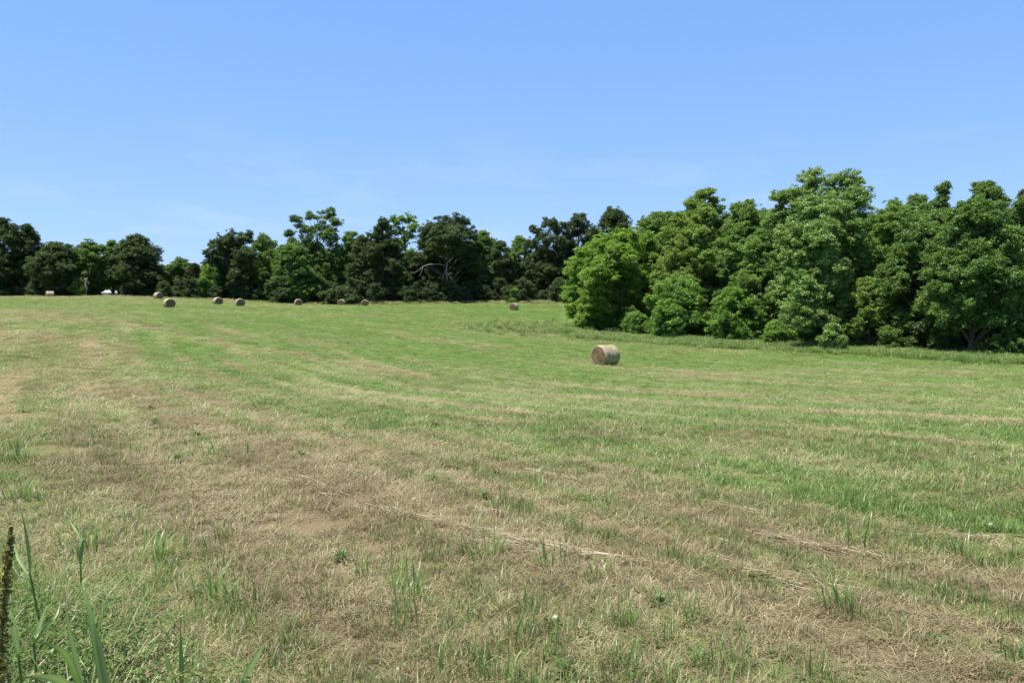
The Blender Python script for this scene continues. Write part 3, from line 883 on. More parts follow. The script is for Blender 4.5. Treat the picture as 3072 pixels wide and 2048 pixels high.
# ------------------------------------------------------------------ hay bales
def bale_mats():
    m, n, l = new_mat('bale_wrap')
    out = n.new('ShaderNodeOutputMaterial'); b = n.new('ShaderNodeBsdfPrincipled')
    tc = n.new('ShaderNodeTexCoord'); mp = n.new('ShaderNodeMapping'); mp.inputs['Scale'].default_value = (1.2, 26, 1.2)
    nz = n.new('ShaderNodeTexNoise'); nz.inputs['Scale'].default_value = 2.2; nz.inputs['Detail'].default_value = 6
    nb = n.new('ShaderNodeTexNoise'); nb.inputs['Scale'].default_value = 3.2; nb.inputs['Detail'].default_value = 5
    nf = n.new('ShaderNodeTexNoise'); nf.inputs['Scale'].default_value = 45; nf.inputs['Detail'].default_value = 4
    l.new(tc.outputs['Object'], mp.inputs['Vector']); l.new(mp.outputs['Vector'], nz.inputs['Vector'])
    l.new(tc.outputs['Object'], nb.inputs['Vector']); l.new(tc.outputs['Object'], nf.inputs['Vector'])
    c1 = ramp(n, [(0.3, (.24, .195, .095)), (0.55, (.42, .365, .215)), (0.8, (.55, .49, .34))])
    l.new(nz.outputs['Fac'], c1.inputs['Fac'])
    c2 = ramp(n, [(0.36, (.20, .20, .10)), (0.62, (1, 1, 1))])
    l.new(nb.outputs['Fac'], c2.inputs['Fac'])
    c3 = ramp(n, [(0.3, (.55, .50, .38)), (0.6, (1, 1, 1))])
    l.new(nf.outputs['Fac'], c3.inputs['Fac'])
    mu = n.new('ShaderNodeMixRGB'); mu.blend_type = 'MULTIPLY'; mu.inputs['Fac'].default_value = .45
    l.new(c1.outputs['Color'], mu.inputs['Color1']); l.new(c2.outputs['Color'], mu.inputs['Color2'])
    mu2 = n.new('ShaderNodeMixRGB'); mu2.blend_type = 'MULTIPLY'; mu2.inputs['Fac'].default_value = .7
    l.new(mu.outputs['Color'], mu2.inputs['Color1']); l.new(c3.outputs['Color'], mu2.inputs['Color2'])
    l.new(mu2.outputs['Color'], b.inputs['Base Color'])
    b.inputs['Roughness'].default_value = .6
    bp = n.new('ShaderNodeBump'); bp.inputs['Strength'].default_value = .7; bp.inputs['Distance'].default_value = .02
    l.new(nz.outputs['Fac'], bp.inputs['Height']); l.new(bp.outputs['Normal'], b.inputs['Normal'])
    l.new(b.outputs[0], out.inputs['Surface'])
    e, n, l = new_mat('bale_end')
    out = n.new('ShaderNodeOutputMaterial'); b = n.new('ShaderNodeBsdfPrincipled'); b.inputs['Roughness'].default_value = .9
    a = attr(n, 'pol')
    sv = n.new('ShaderNodeMapping'); sv.inputs['Scale'].default_value = (5.0, 34.0, 1)
    l.new(a.outputs['Vector'], sv.inputs['Vector'])
    nz = n.new('ShaderNodeTexNoise'); nz.inputs['Scale'].default_value = 1.0; nz.inputs['Detail'].default_value = 6; nz.inputs['Distortion'].default_value = .8
    l.new(sv.outputs['Vector'], nz.inputs['Vector'])
    nf = n.new('ShaderNodeTexNoise'); nf.inputs['Scale'].default_value = 40; nf.inputs['Detail'].default_value = 3
    tc = n.new('ShaderNodeTexCoord'); l.new(tc.outputs['Object'], nf.inputs['Vector'])
    ad = n.new('ShaderNodeMath'); ad.operation = 'MULTIPLY_ADD'; ad.inputs[1].default_value = .6
    l.new(nf.outputs['Fac'], ad.inputs[0])
    hf = n.new('ShaderNodeMath'); hf.operation = 'MULTIPLY'; hf.inputs[1].default_value = .5
    l.new(nz.outputs['Fac'], hf.inputs[0]); l.new(hf.outputs[0], ad.inputs[2])
    c = ramp(n, [(0.42, (.040, .022, .009)), (0.52, (.130, .080, .036)), (0.60, (.270, .185, .090)), (.72, (.50, .39, .22))])
    l.new(ad.outputs[0], c.inputs['Fac']); l.new(c.outputs['Color'], b.inputs['Base Color'])
    bp = n.new('ShaderNodeBump'); bp.inputs['Strength'].default_value = .9; bp.inputs['Distance'].default_value = .04
    l.new(ad.outputs[0], bp.inputs['Height']); l.new(bp.outputs['Normal'], b.inputs['Normal'])
    l.new(b.outputs[0], out.inputs['Surface'])
    return m, e

M_WRAP, M_END = bale_mats()
BR, BL = 0.75, 1.36
def slump(P):
    P = P.copy()
    z = P[:, 2]
    P[:, 2] = np.where(z < -0.62, -0.62 + (z + .62) * .25, z)
    P[:, 0] *= 1.03 - .03 * (P[:, 2] / BR)
    P[:, 2] = P[:, 2] * .965 + 0.625
    return P

def bale_meshes(seed):
    rng = np.random.default_rng(seed)
    NS = 112
    th = np.linspace(0, 2 * math.pi, NS, endpoint=False)
    ys = np.concatenate([[-BL / 2 + .0, -BL / 2 + .012, -BL / 2 + .05, -BL / 2 + .11], np.linspace(-BL / 2 + .18, BL / 2 - .18, 17), [BL / 2 - .11, BL / 2 - .05, BL / 2 - .012, BL / 2]])
    ins = np.concatenate([[.075, .045, .016, .003], np.zeros(17), [.003, .016, .045, .075]])
    V = []
    for y, i_ in zip(ys, ins):
        rr = BR - i_ + .030 * (fbm(np.cos(th) * 2 + 5, np.sin(th) * 2 + y * 3 + seed, seed) - .5) + .022 * (fbm(th * 4, np.full(NS, y * 9.0), seed + 3) - .5) + .012 * math.sin(y * 16 + seed) * (abs(y) < BL / 2 - .1)
        V.append(np.stack([rr * np.cos(th), np.full(NS, y), rr * np.sin(th)], 1))
    V = np.concatenate(V)
    nr = len(ys)
    Q = [(i * NS + k, i * NS + (k + 1) % NS, (i + 1) * NS + (k + 1) % NS, (i + 1) * NS + k) for i in range(nr - 1) for k in range(NS)]
    wrap = mesh_np('wrap', slump(V), Q, M_WRAP, smooth=True)
    ends = []
    for s in (-1, 1):
        rs = np.concatenate([[.004], np.linspace(.04, BR - .068, 26)])
        EV, PV = [], []
        for r_ in rs:
            ph = (th + r_ * 9.0)
            dep = .035 * np.sin((r_ * 8.0 + th / (2 * math.pi)) * 2 * math.pi) * .55 + .06 * (fbm(r_ * 40 + 0 * th, ph * 5, seed + 9) - .5) + .05 * (fbm(np.cos(th) * r_ * 9 + 3, np.sin(th) * r_ * 9, seed + 4) - .5)
            dep = dep * min(1, r_ / .05) * sstep(BR - .066, BR - .12, np.array([r_]))[0] if r_ > BR - .12 else dep * min(1, r_ / .05)
            bul = .035 * (1 - (r_ / BR) ** 2)
            EV.append(np.stack([r_ * np.cos(th), s * (BL / 2 - .004 + bul + dep * .8), r_ * np.sin(th)], 1))
            PV.append(np.stack([np.cos(th + r_) * 2 + r_, np.full(NS, r_) + th / (2 * math.pi) * .02, np.sin(th) * 1.5], 1))
        EV, PV = np.concatenate(EV), np.concatenate(PV)
        EQ = [(i * NS + k, i * NS + (k + 1) % NS, (i + 1) * NS + (k + 1) % NS, (i + 1) * NS + k) for i in range(len(rs) - 1) for k in range(NS)]
        if s > 0:
            EQ = [e[::-1] for e in EQ]
        ends.append(mesh_np('end_face', slump(EV), EQ, M_END, {'pol': PV}, smooth=True))
    # loose stalks standing off the ends and hem
    n = 2600
    a = rng.uniform(0, 2 * math.pi, n); r_ = BR * .95 * rng.random(n) ** .5
    s = rng.choice([-1, 1], n)
    C = np.stack([r_ * np.cos(a), s * (BL / 2 + .03), r_ * np.sin(a)], 1)
    d = unit(np.stack([-np.sin(a), s * rng.uniform(.1, .7, n), np.cos(a)], 1) + rng.normal(0, .5, (n, 3)))
    L = rng.uniform(.06, .20, n)[:, None]
    w = unit(np.cross(d, rng.normal(size=(n, 3)))) * .004
    SV = np.stack([C - d * L * .4 - w, C - d * L * .4 + w, C + d * L * .6 + w * .4, C + d * L * .6 - w * .4], 1).reshape(-1, 3)
    strands = mesh_np('loose_straw', slump(SV), np.arange(4 * n).reshape(-1, 4), M_STRAW, {'c': np.repeat(rng.random(n) * .7, 4)})
    return wrap, ends, strands

BM = [bale_meshes(3), bale_meshes(8)]
BALES = [  # px, D, angle of the visible end away from straight at the viewer (deg, + = end turned to the viewer's left), label
 (1818, 54.0, 48, 'large round hay bale nearest the camera, turned to show its pale wrapped side'),
 (150, 168, 82, 'leftmost round bale, seen side on against the dark trees'),
 (475, 160, -28, 'round bale on the far crest just behind and left of the biggest far bale'),
 (507, 118, -16, 'biggest of the far round bales, brown end facing forward'),
 (653, 143, -20, 'left bale of the close pair under the clumpy oak'),
 (720, 138, -10, 'right bale of the close pair under the clumpy oak'),
 (895, 162, -8, 'round bale standing alone between the close pair and the pale bush'),
 (1024, 175, 22, 'small pale bale touching the bushes at the far edge'),
 (1095, 172, 8, 'brown ended bale just right of the small pale bale'),
 (1542, 153, 26, 'lone round bale left of the bright maple'),
]
for i, (px, D, ang, lab) in enumerate(BALES):
    X = at(px, 890, D)[0]
    b = empty('hay_bale', (X, D, gz1(X, D) + .03))
    view = math.atan2(-D, -X)                       # towards the viewer
    b.rotation_euler = (0, 0, view - R(ang) + math.pi / 2 + (math.pi if False else 0))
    tag(b, lab, 'hay bale', 'round hay bales left in the field')
    wr, en, st = BM[i % 2]
    link('wrap', wr, b); link('end_face', en[0], b); link('end_face', en[1], b); link('loose_straw', st, b)

# ------------------------------------------------------------------ blade-built plants
def blade(rng, base, az, h, out, w, seg=4, curl=1.0, tip=0.05):
    """one curved grass blade as a strip; returns verts, quads"""
    d = np.array([math.cos(az), math.sin(az), 0])
    s = np.array([-math.sin(az), math.cos(az), 0])
    t = np.linspace(0, 1, seg + 1)
    z = h * (t * (1 + curl * .5) - curl * .5 * t ** 2.2)
    r_ = out * t ** 1.7
    ww = w * np.clip(np.minimum(.55 + t * 1.6, (1 - t) * 1.7 + tip), tip, 1)
    P = base + d[None] * r_[:, None]
    P[:, 2] += z
    V = np.stack([P - s * ww[:, None] * .5, P + s * ww[:, None] * .5], 1).reshape(-1, 3)
    Q = np.array([(2 * i, 2 * i + 1, 2 * i + 3, 2 * i + 2) for i in range(seg)])
    return V, Q

def proto(name, spec, mat, seed):
    rng = np.random.default_rng(seed)
    Vs, Qs, B, Cc, o = [], [], [], [], 0
    for v, q in spec(rng):
        Vs.append(v); Qs.append(q + o); o += len(v)
        B.append(np.full(len(v), rng.random()))
        Cc.append(np.full(len(v), rng.random()))
    me = mesh_np(name, np.concatenate(Vs), np.concatenate(Qs), mat, {'b': np.concatenate(B), 'c': np.concatenate(Cc)})
    return bpy.data.objects.new(name, me)

def sp_stubble(n, rad, h0, h1, w):
    def f(rng):
        for _ in range(n):
            a, r_ = rng.uniform(0, 6.28), rad * rng.random() ** .6
            h = rng.uniform(h0, h1)
            yield blade(rng, np.array([r_ * math.cos(a), r_ * math.sin(a), -.01]), rng.uniform(0, 6.28), h, h * rng.uniform(.05, .5), w * rng.uniform(.7, 1.3), 2, .3, .45)
    return f
def sp_thatch(n, rad, l0, l1, w):
    def f(rng):
        for _ in range(n):
            a, r_ = rng.uniform(0, 6.28), rad * rng.random() ** .5
            l_ = rng.uniform(l0, l1)
            yield blade(rng, np.array([r_ * math.cos(a), r_ * math.sin(a), rng.uniform(0, .02)]), rng.uniform(0, 6.28), rng.uniform(.0, .035), l_, w * rng.uniform(.6, 1.3), 2, .9, .3)
    return f
def sp_green(n, rad, h0, h1, w, lean=.9):
    def f(rng):
        for _ in range(n):
            a, r_ = rng.uniform(0, 6.28), rad * rng.random() ** .6
            h = rng.uniform(h0, h1)
            yield blade(rng, np.array([r_ * math.cos(a), r_ * math.sin(a), -.01]), a + rng.normal(0, .9), h, h * rng.uniform(.1, lean), w * rng.uniform(.7, 1.3), 3, rng.uniform(.3, 1.2))
    return f
def sp_leafy(n, rad, l_, h):
    def f(rng):
        for _ in range(n):
            a, r_ = rng.uniform(0, 6.28), rad * rng.random() ** .5
            yield blade(rng, np.array([r_ * math.cos(a), r_ * math.sin(a), rng.uniform(0, h)]), rng.uniform(0, 6.28), rng.uniform(.1, .5) * l_, l_ * rng.uniform(.6, 1), l_ * rng.uniform(.35, .6), 2, 1.2, .1)
    return f

GRASS = bpy.data.collections.new('grass_protos')
for i in range(3):
    GRASS.objects.link(proto('a%d_stubble' % i, sp_stubble(34, .11, .02, .065, .0042), M_BLADE, 10 + i))
for i in range(3):
    GRASS.objects.link(proto('b%d_thatch' % i, sp_thatch(40, .11, .04, .14, .0042), M_BLADE, 20 + i))
for i in range(3):
    GRASS.objects.link(proto('c%d_green' % i, sp_green(26, .10, .03, .10, .0055, 1.3), M_BLADE, 30 + i))
for i in range(2):
    GRASS.objects.link(proto('d%d_taller' % i, sp_green(12, .06, .12, .26, .007, .7), M_BLADE, 40 + i))
for i in range(2):
    GRASS.objects.link(proto('e%d_clover' % i, sp_leafy(16, .10, .035, .05), M_WEED, 50 + i))

WEEDS = bpy.data.collections.new('weed_protos')
for i in range(3):
    WEEDS.objects.link(proto('a%d_grass' % i, sp_green(46, .35, .35, .85, .022, .55), M_WEED, 60 + i))
for i in range(3):
    WEEDS.objects.link(proto('b%d_herb' % i, sp_leafy(110, .36, .13, .60), M_WEED, 70 + i))
OATS = bpy.data.collections.new('oat_protos')
def sp_oat(rng):
    for _ in range(9):
        a, r_ = rng.uniform(0, 6.28), .12 * rng.random()
        az = rng.uniform(0, 6.28)
        h, o_ = rng.uniform(.10, .30), rng.uniform(.1, .45)
        base = np.array([r_ * math.cos(a), r_ * math.sin(a), 0])
        v, q = blade(rng, base.copy(), az, h, o_, .004, 4, 1.0, .6)
        yield v, q
        tip = v[-4:].mean(0)
        for k in range(7):
            p = tip + np.array([math.cos(az), math.sin(az), -.15]) * .016 * (k - 3) + rng.normal(0, .010, 3)
            yield blade(rng, p, az + rng.normal(0, .8), -.012, .028, .009, 2, .2, .15)
for i in range(3):
    OATS.objects.link(proto('oat%d' % i, sp_oat, M_BLADE, 80 + i))

# sward: tufts over the whole field, smaller and closer together near at hand
rng = np.random.default_rng(2024)
def sward(n_try=900000):
    u = rng.random(n_try)
    # radial density ~ d / s(d)^2, sampled by inverse cdf
    dd = np.linspace(1.2, 205, 4000)
    s = np.maximum(.72, (dd / 8.0) ** .62)
    pdf = dd / s ** 2
    cdf = np.cumsum(pdf); tot = cdf[-1] * (dd[1] - dd[0]) * math.radians(92) * 130; cdf /= cdf[-1]
    n = int(tot)
    d = np.interp(rng.random(n), cdf, dd)
    az = rng.uniform(-R(46), R(46), n)
    return d * np.sin(az), d * np.cos(az), d
x, y, d = sward()
dry = dryness(x, y)
clayv = np.zeros(len(x))
for c, r_ in CLAY:
    clayv = np.maximum(clayv, np.exp(-(((x - c[0]) / (1.5 * r_)) ** 2 + ((y - c[1]) / r_) ** 2)))
patch = fbm(x / .55, y / .55, 91, 3)
keep = rng.random(len(x)) > clayv * 1.1
# the near wood's floor is bare of mown grass
edgeR = np.array([at(px, 890, D)[:2] for px, D in ((1500, 150), (1690, 116), (1950, 97), (2250, 84), (2500, 74), (2750, 66), (3072, 58), (3500, 50), (4200, 44))])
yb = np.interp(x, edgeR[:, 0], edgeR[:, 1], left=1e9)
xs_ = x / np.maximum(y, .1)
az_e = edgeR[:, 0] / edgeR[:, 1]
De = np.where(xs_ < (1690 - 1536) / F, 184, np.interp(xs_, az_e, edgeR[:, 1]))
keep &= y < De + 1.5
x, y, d, dry, patch = x[keep], y[keep], d[keep], dry[keep], patch[keep]
n = len(x)
s = np.maximum(.72, (d / 8.0) ** .62)
u = rng.random(n)
g = fbm(x / .9, y / .9, 95, 3)
pt = np.clip(.22 + .35 * dry - .1 * sstep(15, 40, d), .05, .6)        # thatch share
pg = np.clip(.66 - .60 * dry + .6 * (g - .5), .10, .72)                # green share
kind = np.where(u < pt, 1, np.where(u < pt + pg, 2, 0))
sw = swath(x, y)
kind = np.where(rng.random(n) < sw * .8, 1, kind)
kind = np.where((rng.random(n) < .05 + .10 * (g > .6)) & (kind == 2), 3, kind)
kind = np.where((rng.random(n) < .035) & (d < 25), 4, kind)
off = np.array([0, 3, 6, 9, 11]); cnt = np.array([3, 3, 3, 2, 2])
idx = off[kind] + (rng.random(n) * cnt[kind]).astype(int)
P = np.stack([x, y, gz(x, y)], 1)
rot = np.stack([rng.normal(0, .14, n), rng.normal(0, .14, n), rng.uniform(0, 6.283, n)], 1)
hz = np.interp(d, [0, 8, 20, 60, 200], [1, 1, .95, 1.0, 1.2]) * rng.uniform(.6, 1.2, n) * np.where(kind == 3, np.interp(d, [0, 8, 25], [.9, .6, .45]), 1)
hz *= 1 + .5 * (fbm(x / 3.0, y / 3.0, 57, 3) - .5)
scl = np.stack([s * rng.uniform(.85, 1.2, n)] * 2 + [hz], 1)
dv = np.clip(dry + np.where(kind == 1, .25, 0) - np.where(kind == 3, .35, 0) - np.where(kind == 4, .7, 0) + rng.normal(0, .08, n), 0, 1)
pale = fbm(rows(x, y) / .5, (.85 * y - .53 * x) / 5.0, 66, 3)
tone = fbm(x / .7, y / .7, 67, 3) - .5
rn = np.clip(rng.random(n) * .75 + 1.5 * (pale - .5) + 1.1 * tone + .12 + .45 * sw, 0, 1)
scatter('grass', 'short mown grass and stubble covering the hay field', 'grass', GRASS, P, rot, scl, idx, dv, rn)
print('GRASS', n)

# taller unmown weeds along both wood edges
def band(poly, n, lo, hi):
    seg = np.linalg.norm(np.diff(poly, axis=0), axis=1)
    c = np.concatenate([[0], np.cumsum(seg)])
    t = rng.random(n) * c[-1]
    bx, by = np.interp(t, c, poly[:, 0]), np.interp(t, c, poly[:, 1])
    r0 = np.hypot(bx, by)
    off = lo + (hi - lo) * rng.random(n) ** .8 + 5.0 * (fbm(t / 6.0, t * 0, 33) - .5) - rng.exponential(.8, n)
    return bx * (1 + off / r0), by * (1 + off / r0)
frontR = np.array([at(px, 890, D)[:2] for px, D in ((1640, 106), (1680, 98), (1740, 92), (2000, 83), (2250, 75), (2500, 69), (2750, 63), (3072, 57), (3500, 50), (4200, 44))])
x1, y1 = band(frontR, 7500, 0, 12)
nn_ = 420
x2 = rng.normal(0, 1, nn_) * 5.0 + at(1600, 890, 100)[0]; y2 = rng.normal(0, 1, nn_) * 7 + 106
farE = np.array([at(px, 890, D)[:2] for px, D in ((-700, 176), (0, 178), (400, 180), (700, 181), (1000, 182), (1300, 181), (1700, 181), (2100, 182))])
x3, y3 = band(farE, 4200, -1.5, 5)
x = np.concatenate([x1, x2, x3]); y = np.concatenate([y1, y2, y3])
n = len(x)
dryw = np.concatenate([np.clip(.12 + .5 * (fbm(x1 / 3, y1 / 3, 3) - .5), 0, 1), np.clip(rng.normal(.25, .15, nn_), 0, 1), np.clip(.55 + 1.2 * (fbm(x3 / 8, y3 / 8, 7) - .5), 0, 1)])
kd = (rng.random(n) < .45).astype(int)
kd[n - len(x3):] = (rng.random(len(x3)) < .25)
idx = kd * 3 + rng.integers(0, 3, n)
hs = rng.uniform(.4, 1.25, n) * np.concatenate([.30 + .9 * fbm(x1 / 4, y1 / 4, 13), np.full(nn_, 1.0), .5 + .7 * fbm(x3 / 6, y3 / 6, 15)])
P = np.stack([x, y, gz(x, y) - .03], 1)
rot = np.stack([rng.normal(0, .1, n), rng.normal(0, .1, n), rng.uniform(0, 6.283, n)], 1)
wsc = np.concatenate([np.full(len(x1) + nn_, 1.15), np.full(len(x3), 1.6)])
scatter('tall_weeds', 'unmown tall weeds and grass along the edges of the woods', 'weeds', WEEDS, P, rot, np.stack([wsc, wsc, hs], 1), idx, dryw, rng.random(n))

# wild oats lying over in the near left corner
n = 900
x = rng.normal(-1.9, .6, n); y = rng.normal(3.0, .6, n)
k = (y > 1.6) & (y < 4.3) & (x / y < -.44 - rng.exponential(.05, n) + .06 * (3 - y))
x, y = x[k], y[k]; n = len(x)
P = np.stack([x, y, gz(x, y)], 1)
rot = np.stack([rng.normal(0, .2, n), rng.normal(0, .2, n), rng.uniform(0, 6.283, n)], 1)
sc_ = rng.uniform(.55, 1.0, n)
scatter('wild_oats', 'tangle of bending wild oats with pale seeds in the near left corner', 'grass', OATS, P, rot, np.stack([sc_] * 3, 1),
        rng.integers(0, 3, n), np.clip(rng.normal(.30, .12, n), 0, 1), rng.random(n) * .8)

TALL = bpy.data.collections.new('tall_protos')
for i in range(4):
    TALL.objects.link(proto('t%d' % i, sp_green(14, .07, .16, .56, .0070, .8), M_WEED, 90 + i))
n = 1000
x = rng.normal(-2.3, .8, n); y = rng.normal(3.6, 1.0, n)
k = (y > 1.7) & (y < 6.5) & (x / y < -.52 - rng.exponential(.035, n) + .07 * (3.0 - y))
x, y = x[k], y[k]; n = len(x)
sc_ = rng.uniform(.5, 1.0, n) * np.interp(y, [2, 4, 6], [1.05, .75, .5])
scatter('verge_grass', 'bright fine unmown grass filling the near left corner', 'grass', TALL, np.stack([x, y, gz(x, y)], 1),
        np.stack([rng.normal(0, .18, n), rng.normal(0, .18, n), rng.uniform(0, 6.283, n)], 1), np.stack([sc_] * 3, 1),
        rng.integers(0, 4, n), np.clip(rng.normal(.12, .12, n), 0, 1), .35 + .65 * rng.random(n))

# straw rows the baler left behind, lying along the mower's lines
ROWS = [([(1090, 1520), (1300, 1572), (1480, 1612), (1560, 1632), (1760, 1668), (1990, 1712)], .05, 650), ([(1400, 1600), (1560, 1636), (1700, 1660)], .10, 380), ([(2110, 1512), (2330, 1560)], .03, 110), ([(2260, 1605), (2420, 1638), (2640, 1680)], .04, 220),
        ([(1560, 1415), (1755, 1455)], .04, 90), ([(2700, 1612), (2900, 1622), (3120, 1628)], .035, 130), ([(1420, 1535), (1540, 1556)], .05, 90),
        ([(1270, 1185), (1420, 1228)], .08, 120), ([(820, 1420), (960, 1470), (1060, 1505)], .16, 200), ([(2100, 1690), (2380, 1740), (2560, 1790)], .20, 110)]
def onground(px, py):
    lo, hi = 1.5, 200.0
    for _ in range(50):
        mid = (lo + hi) / 2
        p = at(px, py, mid)
        if p[2] > gz1(p[0], p[1]):
            lo = mid
        else:
            hi = mid
    return at(px, py, lo)
SV, SCc = [], []
for pts, wd, cnt_ in ROWS:
    poly = np.array([onground(*p)[:2] for p in pts])
    seg = np.linalg.norm(np.diff(poly, axis=0), axis=1); c = np.concatenate([[0], np.cumsum(seg)])
    t = rng.beta(1.6, 1.6, cnt_) * c[-1]
    bx, by = np.interp(t, c, poly[:, 0]), np.interp(t, c, poly[:, 1])
    t2 = np.minimum(t + .05, c[-1])
    k = np.clip(np.searchsorted(c, t) - 1, 0, len(seg) - 1)
    dr = (poly[k + 1] - poly[k]) / seg[k][:, None]
    an = np.arctan2(dr[:, 1], dr[:, 0]) + rng.normal(0, .35, cnt_)
    nrm = np.stack([-dr[:, 1], dr[:, 0]], 1)
    o_ = rng.normal(0, wd, cnt_) * rng.choice([.6, 1.0, 2.2], cnt_) + .16 * (fbm(t * 1.2, t * 0, 44) - .5)
    cx, cy = bx + nrm[:, 0] * o_, by + nrm[:, 1] * o_
    L = rng.uniform(.06, .26, cnt_)
    cz = gz(cx, cy) + rng.uniform(.02, .055, cnt_) * np.exp(-(o_ / wd) ** 2 * .4)
    far = np.maximum(1, np.hypot(cx, cy) / 6)
    dv = np.stack([np.cos(an), np.sin(an), rng.normal(0, .05, cnt_)], 1)
    sv = np.stack([-np.sin(an), np.cos(an), rng.normal(0, .5, cnt_)], 1) * (.0013 * far)[:, None]
    C = np.stack([cx, cy, cz], 1)
    a, b_ = C - dv * L[:, None] * .5, C + dv * L[:, None] * .5
    SV.append(np.stack([a - sv, a + sv, b_ + sv * .6, b_ - sv * .6], 1).reshape(-1, 3))
    SCc.append(np.repeat(np.clip(rng.normal(.34, .22, cnt_), 0, 1), 4))
SV = np.concatenate(SV)
so = link('straw_rows', mesh_np('straw_rows', SV, np.arange(len(SV)).reshape(-1, 4), M_STRAW, {'c': np.concatenate(SCc)}))
tag(so, 'thin rows of pale loose straw left lying across the stubble', 'straw', kind='stuff')

# ------------------------------------------------------------------ single plants one can point to
def plant(name, label, cat, px, py, kind, size, seed, group='single weeds standing in the stubble', D=None):
    rng = np.random.default_rng(seed)
    if D is None:
        p = onground(px, py)
    else:
        p = at(px, 890, D); p[2] = 0
    p[2] = gz1(p[0], p[1])
    e = empty(name, p)
    tag(e, label, cat, group, 'thing')
    V, C_ = [], []
    if kind == 'tuft':
        n = int(16 + size * 40)
        for i in range(n):
            a, r_ = rng.uniform(0, 6.28), size * .45 * rng.random() ** .7
            h = size * rng.uniform(.25, .85)
            V.append(blade(rng, np.array([r_ * math.cos(a), r_ * math.sin(a), -.01]), a + rng.normal(0, .7), h, h * rng.uniform(.2, 1.1), rng.uniform(.006, .012), 6, rng.uniform(.5, 1.6)))
            C_.append(np.full(len(V[-1][0]), np.clip(rng.normal(.6, .22), 0, 1)))
        v, q = join(V)
        link('blades', mesh_np('blades', v, q, M_TUFT, {'c': np.concatenate(C_)}, smooth=True), e)
    elif kind == 'broad':
        n = int(14 + size * 40)
        for i in range(n):
            a = rng.uniform(0, 6.28)
            h = size * rng.uniform(.05, .42)
            o_ = size * rng.uniform(.25, .8)
            V.append(blade(rng, np.array([0.02 * math.cos(a), .02 * math.sin(a), rng.uniform(0, .35) * size]), a, h, o_, size * rng.uniform(.11, .24), 5, rng.uniform(1.0, 2.0)))
            C_.append(np.full(len(V[-1][0]), np.clip(rng.normal(.45, .22), 0, 1)))
        v, q = join(V)
        link('leaves', mesh_np('leaves', v, q, M_BROAD, {'c': np.concatenate(C_)}, smooth=True), e)
        v, q = tube(bend((0, 0, -.02), (.02, 0, size * .6), 5, rng, .01), np.linspace(.008, .003, 5), 5)
        link('stem', mesh_np('stem', v, q, M_BROAD, {'c': np.full(len(v), .4)}, smooth=True), e)
    return e

TUFTS = [
 (1445, 1668, 'tuft', .34, 'bushy green grass tuft on the brightest straw row'),
 (1655, 1700, 'tuft', .24, 'smaller green grass tuft just right of the bushy tuft on the straw row'),
 (1785, 1735, 'tuft', .16, 'thin upright grass tuft right of the two tufts by the straw row'),
 (1240, 1790, 'tuft', .26, 'broad bladed grass tuft leaning right in the brown stubble'),
 (60, 1385, 'tuft', .34, 'light green grass clump at the left edge beside the red clay patch'),
 (300, 1320, 'tuft', .30, 'spreading green grass clump right of the red clay patch'),
 (400, 1360, 'tuft', .30, 'grass clump left of the small dark leafy weed'),
 (640, 1370, 'tuft', .26, 'grass clump right of the small dark leafy weed'),
 (535, 1385, 'broad', .22, 'small dark leafy weed among the light green grass clumps'),
 (465, 1275, 'broad', .26, 'leafy weed farthest up the left stubble, lower of two'),
 (455, 1230, 'broad', .24, 'leafy weed farthest up the left stubble, upper of two'),
 (590, 1310, 'broad', .18, 'yellowish leafy weed right of the two upper leafy weeds'),
 (905, 1370, 'broad', .20, 'leafy weed left of the tan stubble streak'),
 (1025, 1680, 'broad', .17, 'flat green leafy weed beside the bare soil in the middle'),
 (1490, 1425, 'broad', .16, 'dark small weed in the middle stubble'),
 (1450, 1495, 'broad', .15, 'low dark weed right below the dark small weed'),
 (1305, 1280, 'broad', .20, 'dark weed out in the mid field streaks'),
 (1660, 1885, 'broad', .15, 'leafy weed with yellowing leaf near the bottom middle'),
 (1975, 1815, 'broad', .17, 'bright leafy weed right of the yellowing weed'),
 (2290, 1735, 'broad', .12, 'dark small weed on the straw below the right rows'),
 (2570, 1640, 'tuft', .30, 'upright light green weed beside the right straw row'),
 (2520, 1830, 'tuft', .26, 'green blade clump over the dark soil at the right'),
 (2900, 1680, 'tuft', .26, 'grass tuft near the right edge above the worn patch'),
 (2970, 1600, 'broad', .20, 'grey green leafy weed near the right edge'),
 (2100, 1990, 'broad', .14, 'leafy weed in the pale stubble near the bottom right'),
 (1700, 2030, 'broad', .15, 'low leafy weed at the bottom edge of the picture'),
 (480, 1680, 'tuft', .28, 'upright green grass clump in the left brown stubble'),
 (250, 1660, 'tuft', .30, 'tall thin grass clump near the left edge'),
 (640, 1800, 'tuft', .28, 'grass clump with bent blades left of centre near the bottom'),
 (80, 1500, 'tuft', .36, 'long bladed grass clump on the left edge'),
]
for i, (px, py, kd, sz, lab) in enumerate(TUFTS):
    sz = sz * (.68 if kd == 'broad' else 1.0)
    plant('grass_tuft' if kd == 'tuft' else 'leafy_weed', lab, 'grass tuft' if kd == 'tuft' else 'weed', px, py, kd, sz, 300 + i)

